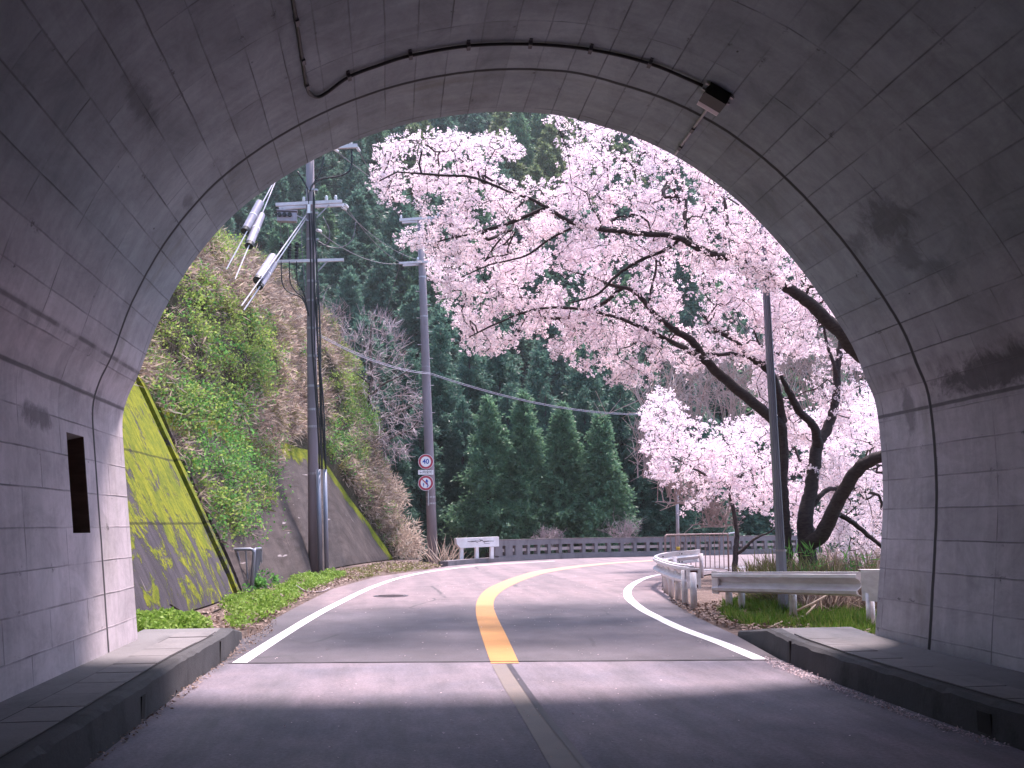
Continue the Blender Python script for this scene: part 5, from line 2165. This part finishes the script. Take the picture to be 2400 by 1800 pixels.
# bare bushes
M['tanstem'] = simple("tan_stem_bark", (.50, .41, .39), (.33, .27, .26), 4, .8)
M['barkg'] = simple("grey_cherry_bark", (.12, .09, .088), (.07, .055, .055), 8, .9)
def bare_bush(base, h, spread, n, label, wid=.014, mat=None, group="bare bushes", lean=(0, 0)):
    e = empty("bare_bush", tuple(base))
    tag(e, label, "bush", group)
    Qs = []
    C = np.zeros((n, 3)) + RNG.normal(size=(n, 3)) * [spread * .12, spread * .12, 0]
    for lev in range(3):
        L = h * (.55, .40, .28)[lev]
        D = unit(np.array([lean[0], lean[1], (1.0, .75, .5)[lev]]) + RNG.normal(size=(len(C), 3)) * (spread / h * .55, .6, .75)[lev]) * (L * RNG.uniform(.6, 1.25, (len(C), 1)))
        W = wid * (1.0, .7, .5)[lev]
        wv = widthvec(D, W)
        Qs.append(np.stack([C - wv, C + wv, C + D + wv * .55, C + D - wv * .55], 1))
        wv = unit(np.cross(D, wv)) * W
        Qs.append(np.stack([C - wv, C + wv, C + D + wv * .55, C + D - wv * .55], 1))
        f_ = RNG.uniform(.35, 1.0, (len(C) * 3, 1))
        C = np.repeat(C, 3, 0) + np.repeat(D, 3, 0) * f_
    quads("twigs", np.concatenate(Qs), mat or M['barkl'], e)
    return e


for px, py, yy_, h, sp, n, lab in ((1560, 1010, 31, 2.6, 2.4, 34, "tall fan of bare brown stems left of the long cherry limb"), (1640, 1000, 32, 3.4, 2.2, 40, "upright bare stems rising between the cherry limbs"), (1720, 1010, 33, 3.6, 2.4, 40, "dense bare bush behind the steel pole"),
                                   (1810, 1000, 34, 4.2, 2.6, 44, "bare bush seen under the upper cherry limb"), (1900, 960, 34, 3.6, 2.4, 40, "bare bush right of the left cherry fork"), (1990, 960, 33, 4.0, 2.4, 40, "bare bush against the right portal edge"),
                                   (1600, 1180, 26, 1.3, 2.0, 36, "low spreading bare bush above the marker post"), (1680, 1235, 25.5, 1.0, 1.6, 36, "low bare bush tangled over the pipe fence"), (1520, 1120, 30, 2.0, 1.4, 30, "thin bare bush beside the lower blossom tip")):
    b = P(px, py, yy_)
    bare_bush(b, h * 1.15, sp, int(n * .45), lab, .022, M['tanstem'])
for px, py, yy_, h, sp, n, lab in ((1290, 1275, 43.5, 1.0, 1.9, 26, "dry twig bush poking over the middle of the parapet"), (1465, 1275, 44.5, 1.5, 1.2, 26, "dry twig bush with looping stems over the parapet")):
    bare_bush(P(px, py, yy_), h, sp, n, lab, .013)

# hill with brush behind the inner side of the bend
def ib(x, y):
    r_ = -.05 + 3.1 * max(0, min(1, (x - 8.6 - max(0, (y - 22) * .35)) / 7)) - 3.0 * max(0, min(1, (y - 27) / 4))
    return r_ - .2 + .3 * mnoise.noise((x * .6, y * .6, 1))


for px, py, yy_, h, sp, n, lab in ((772, 800, 43.5, 2.6, 1.0, 9, "small leafless sapling on the bank right of the left utility pole"), (590, 650, 43.8, 1.3, 1.3, 14, "bare stems sticking up from the bank crest under the guy wires"), (500, 610, 43.0, 1.2, 1.4, 14, "bare stems on the highest visible part of the bank")):
    bare_bush(P(px, py, yy_), h, sp, n, lab, .018)

# dry grass bush and reeds by the far pole
def grass_mound(name, base, rx, ry, h, n, mat, label, cat, L=(.25, .6), wd=.012, down=.3, top_mat=None):
    e = empty(name, tuple(base))
    tag(e, label, cat)
    u_ = rdir(n)
    u_[:, 2] = np.abs(u_[:, 2])
    C = u_ * (RNG.random((n, 1)) ** .35) * np.array([rx, ry, h]) * (1 + .25 * np.sin(u_[:, :1] * 7) * np.cos(u_[:, 1:2] * 6))
    D = unit(u_ * .7 + rdir(n) * .8 + np.array([0, 0, .35 - down])) * RNG.uniform(L[0], L[1], (n, 1))
    quads("foliage", leafq(C, D, widthvec(D, wd)), mat, e)
    return e


grass_mound("dry_bush", P(925, 1308, 42.5), 1.15, 1.0, 2.0, 2600, M['straw'], "tan dry bamboo grass bush beside the foot of the far utility pole", "bush", (.2, .45), .018, .5)
grass_mound("dry_bush", P(880, 1180, 45.5), 1.3, 1.2, 1.6, 2200, M['straw'], "tan dry grass clump under the bare tree", "bush", (.2, .5), .018, .5)
e = empty("dry_reeds", tuple(P(1040, 1322, 37.5)))
tag(e, "broken dry reeds between the far pole and the white barrier", "reeds")
n = 70
C = RNG.normal(size=(n, 3)) * [.28, .3, 0]
D = unit(np.array([.25, 0, 1.0]) + RNG.normal(size=(n, 3)) * [.5, .4, .25]) * RNG.uniform(.5, 1.35, (n, 1))
quads("stems", leafq(C, D, widthvec(D, .014)), M['straw'], e)


# ------------------------------------------------------------------ weeds, grass, litter, petals
def ground_quads(name, pxpoly, n, gen, mat, label, cat, seed, z=0.0):
    g = random.Random(seed)
    xs_ = [p[0] for p in pxpoly]
    ys_ = [p[1] for p in pxpoly]
    W_ = [G(a, b, z) for a, b in pxpoly]
    wp = [(q[0], q[1]) for q in W_]
    x0, x1 = min(p[0] for p in wp), max(p[0] for p in wp)
    y0, y1 = min(p[1] for p in wp), max(p[1] for p in wp)
    pts = []
    while len(pts) < n:
        x, y_ = g.uniform(x0, x1), g.uniform(y0, y1)
        if in_poly(x, y_, wp) and not (name in ("weeds", "grass") and mnoise.noise((x * 2.6, y_ * 1.4, 7)) < (.06 if name == "weeds" else -.08) and g.random() < .92):
            pts.append((x, y_, z))
    Q = gen(np.array(pts))
    return tag(quads(name, Q, mat), label, cat, kind='stuff')


def g_weed(h, leaf):
    def f_(Pp):
        n = len(Pp)
        bump_ = np.array([.35 + .65 * max(0, mnoise.noise((p[0] * 2.2, p[1] * 1.6, 0)) + .45) for p in Pp])
        C = np.repeat(Pp, 7, 0)
        b_ = np.repeat(bump_ ** 1.5, 7)
        C = C + RNG.normal(size=C.shape) * [.05, .05, 0]
        C[:, 2] += RNG.random(len(C)) ** .6 * h * b_
        D = unit(rdir(len(C)) + [0, 0, .35]) * RNG.uniform(.5, 1.2, (len(C), 1)) * leaf
        return leafq(C, D, widthvec(D, leaf * .38))
    return f_


def g_blade(h, wd, lean=.5):
    def f_(Pp):
        n = len(Pp)
        b_ = np.array([.4 + .9 * max(0, mnoise.noise((p[0] * 1.7, p[1] * 1.7, 4)) + .4) for p in Pp])
        C = np.repeat(Pp, 3, 0) + RNG.normal(size=(n * 3, 3)) * [.03, .03, 0]
        D = unit(np.array([0, 0, 1.0]) + RNG.normal(size=(n * 3, 3)) * lean) * (h * np.repeat(b_, 3) * RNG.uniform(.5, 1.2, n * 3))[:, None]
        return leafq(C, D, widthvec(D, wd))
    return f_


def g_flat(sz, zl=.03, curl=.35):
    def f_(Pp):
        n = len(Pp)
        C = Pp + np.array([0, 0, .008]) + np.abs(RNG.normal(size=(n, 3))) * [0, 0, zl]
        D = rdir(n) * [1, 1, curl]
        D = unit(D) * RNG.uniform(.5, 1.4, (n, 1)) * sz
        W_ = widthvec(D, sz * .28, np.array([0, 0, 1.0]) + RNG.normal(size=(n, 3)) * .4)
        return leafq(C, D, W_)
    return f_


WA = [(318, 1505), (325, 1462), (400, 1458), (450, 1462), (480, 1478), (455, 1492), (390, 1500)]
WB = [(520, 1476), (545, 1450), (520, 1430), (560, 1408), (610, 1398), (650, 1378), (700, 1362), (760, 1352), (805, 1350), (790, 1362), (740, 1378), (700, 1402), (650, 1440), (600, 1462), (565, 1478)]
ground_quads("weeds", WA, 1500, g_weed(.30, .06), M['weed'], "bright green weeds growing against the left portal edge", "weeds", 1, .05)
ground_quads("weeds", WB, 2100, g_weed(.24, .055), M['weed'], "strip of bright green weeds along the left road edge", "weeds", 2)
ground_quads("weeds", [(560, 1392), (575, 1380), (650, 1365), (640, 1380)], 300, g_weed(.5, .08), M['deepgreen'], "darker weeds inside the pipe barrier", "weeds", 3)
ground_quads("weeds", [(770, 1346), (830, 1334), (900, 1322), (1000, 1322), (1040, 1326), (1000, 1334), (900, 1346), (830, 1362)], 500, g_weed(.10, .06), M['olive'], "sparse low weeds at the road edge near the far pole", "weeds", 4)
ground_quads("leaf_litter", [(440, 1470), (470, 1440), (540, 1412), (600, 1395), (700, 1362), (800, 1338), (930, 1318), (1010, 1322), (1040, 1330), (960, 1336), (860, 1352), (770, 1382), (700, 1416), (640, 1456), (580, 1488), (560, 1484), (480, 1495)], 5500, g_flat(.075, .04), M['litter'], "brown leaf litter and dry stalks along the left verge", "leaf litter", 5)
ground_quads("leaf_litter", [(475, 1560), (505, 1540), (560, 1506), (610, 1470), (650, 1455), (640, 1480), (590, 1520), (540, 1552), (500, 1580)], 500, g_flat(.035, .01), M['litter'], "scattered brown leaf bits on the road by the left kerb", "leaf litter", 6)
ground_quads("leaf_litter", [(150, 1795), (340, 1672), (470, 1590), (500, 1585), (400, 1660), (260, 1775), (215, 1799)], 500, g_flat(.03, .012), M['litter'], "dirt and leaf bits gathered along the left kerb inside the tunnel", "leaf litter", 7)
ground_quads("fallen_petals", [(1790, 1540), (1850, 1560), (1960, 1606), (2060, 1648), (2140, 1676), (2300, 1728), (2395, 1760), (2300, 1745), (2140, 1690), (2010, 1640), (1910, 1605), (1850, 1580), (1800, 1560)], 900, g_flat(.026, .008), M['petal'], "pale fallen petals drifted along the right kerb", "petals", 8)
ground_quads("fallen_petals", [(560, 1550), (1780, 1548), (1560, 1400), (1460, 1340), (900, 1380), (700, 1470)], 420, g_flat(.022, .003, .1), M['petal'], "loose petals sprinkled over the asphalt outside the tunnel", "petals", 9)
ground_quads("fallen_petals", [(500, 1790), (700, 1590), (1750, 1590), (2100, 1790)], 120, g_flat(.020, .003, .1), M['petal'], "few loose petals on the tunnel floor", "petals", 10)
GR = [(1690, 1442), (1700, 1420), (1760, 1402), (2050, 1400), (2050, 1490), (2000, 1496), (1940, 1490), (1850, 1482), (1760, 1474), (1720, 1462)]
ground_quads("grass", GR, 7000, g_blade(.22, .007, .5), M['grass'], "bright green grass under the near guardrail", "grass", 11)
ground_quads("leaf_litter", [(1570, 1405), (1620, 1420), (1690, 1415), (1800, 1440), (2045, 1480), (2045, 1500), (1900, 1500), (1780, 1490), (1710, 1470), (1640, 1450), (1590, 1425)], 3200, g_flat(.07, .03), M['litter'], "dead leaves and twigs around the guardrail posts", "leaf litter", 12)


def scatter_rect(name, x0, x1, y0, y1, zf, n, gen, mat, label, cat, keep=None):
    pts = []
    while len(pts) < n:
        x, y_ = RNG.uniform(x0, x1), RNG.uniform(y0, y1)
        if keep is None or keep(x, y_):
            pts.append((x, y_, zf(x, y_)))
    return tag(quads(name, gen(np.array(pts)), mat), label, cat, kind='stuff')


xs = list(np.arange(6.2, 40, .9))
ys = list(np.arange(12.2, 30, .7))


def ibz(x, y):
    edge = min(1, max(0, (x - np.interp(y, [12, 16, 20, 24, 28, 32], [6.2, 6.2, 7.0, 9.3, 14, 24])) / 3.5))
    return -.06 + edge * (.25 + .3 * mnoise.noise((x * .5, y * .5, 2))) - edge * .5 * max(0, (y - 17) / 10)


tag(grid("ground", xs, ys, ibz, M['soil']), kind='structure')
inner = lambda x, y: x > np.interp(y, [12, 16, 20, 24, 28, 32], [6.5, 6.5, 7.4, 9.8, 14.5, 24]) and x < .52 * y + 1 and y > 15.2
scatter_rect("dry_brush", 6.5, 16, 13, 26, ibz, 7500, g_blade(.85, .010, .7), M['twig'], "grey brown dry brush under the cherry trees", "brush", inner)
scatter_rect("dry_grass", 6.5, 16, 13, 26, ibz, 5200, g_blade(.8, .010, .6), M['straw'], "straw coloured dry grass under the cherry trees", "grass", inner)
bx, by, bz = P(1890, 1310, 16.6)
scatter_rect("bamboo_grass", bx - 1.0, bx + 1.2, 15.9, 17.6, lambda x, y: .0 + RNG.random() * .5, 900, g_blade(.6, .009, .7), M['olive'], "thin olive bamboo grass around the cherry trunks", "bamboo grass")
scatter_rect("bamboo_grass", bx - .5, bx + .9, 15.9, 16.9, lambda x, y: .2 + RNG.random() * .8, 110, g_blade(.3, .012, 1.0), M['deepgreen'], "bright green bamboo grass in front of the forked trunk", "bamboo grass")
for (px, py, yy_, L, ang_, lab) in ((1905, 1415, 14.6, .85, .6, "pale broken stick leaning in the grass under the guardrail"), (1893, 1440, 14.2, .5, .9, "short broken stick beside the leaning one"), (1800, 1475, 13.4, .55, .55, "dry stick lying at the edge of the right kerb")):
    q = P(px, py, yy_)
    m_ = MB(q)
    m_.tube([q + np.array([-cos(ang_) * L / 2, 0, -.14]), q + np.array([0, .03, 0]), q + np.array([cos(ang_) * L / 2, .05, sin(ang_) * L * .35])], [.018, .016, .010], 6)
    o = m_.build("stick", M['straw'], smooth=True)
    o.location = q
    tag(o, lab, "stick")
for px, py, s, lab in ((445, 1445, .9, "dark curved dead branch lying at the foot of the mossy wall"), (725, 1392, .8, "thin dead twig on the left road edge")):
    q = G(px, py)
    m_ = MB(q)
    m_.tube(catmull([q + np.array([-.35 * s, 0, .22 * s]), q + np.array([-.1 * s, .1, .05]), q + np.array([.3 * s, .05, .04]), q + np.array([.5 * s, .2, .10])], 4), .018, 6)
    o = m_.build("dead_branch", M['barkd'] if s > .85 else M['barkl'], smooth=True)
    o.location = q
    tag(o, lab, "branch")
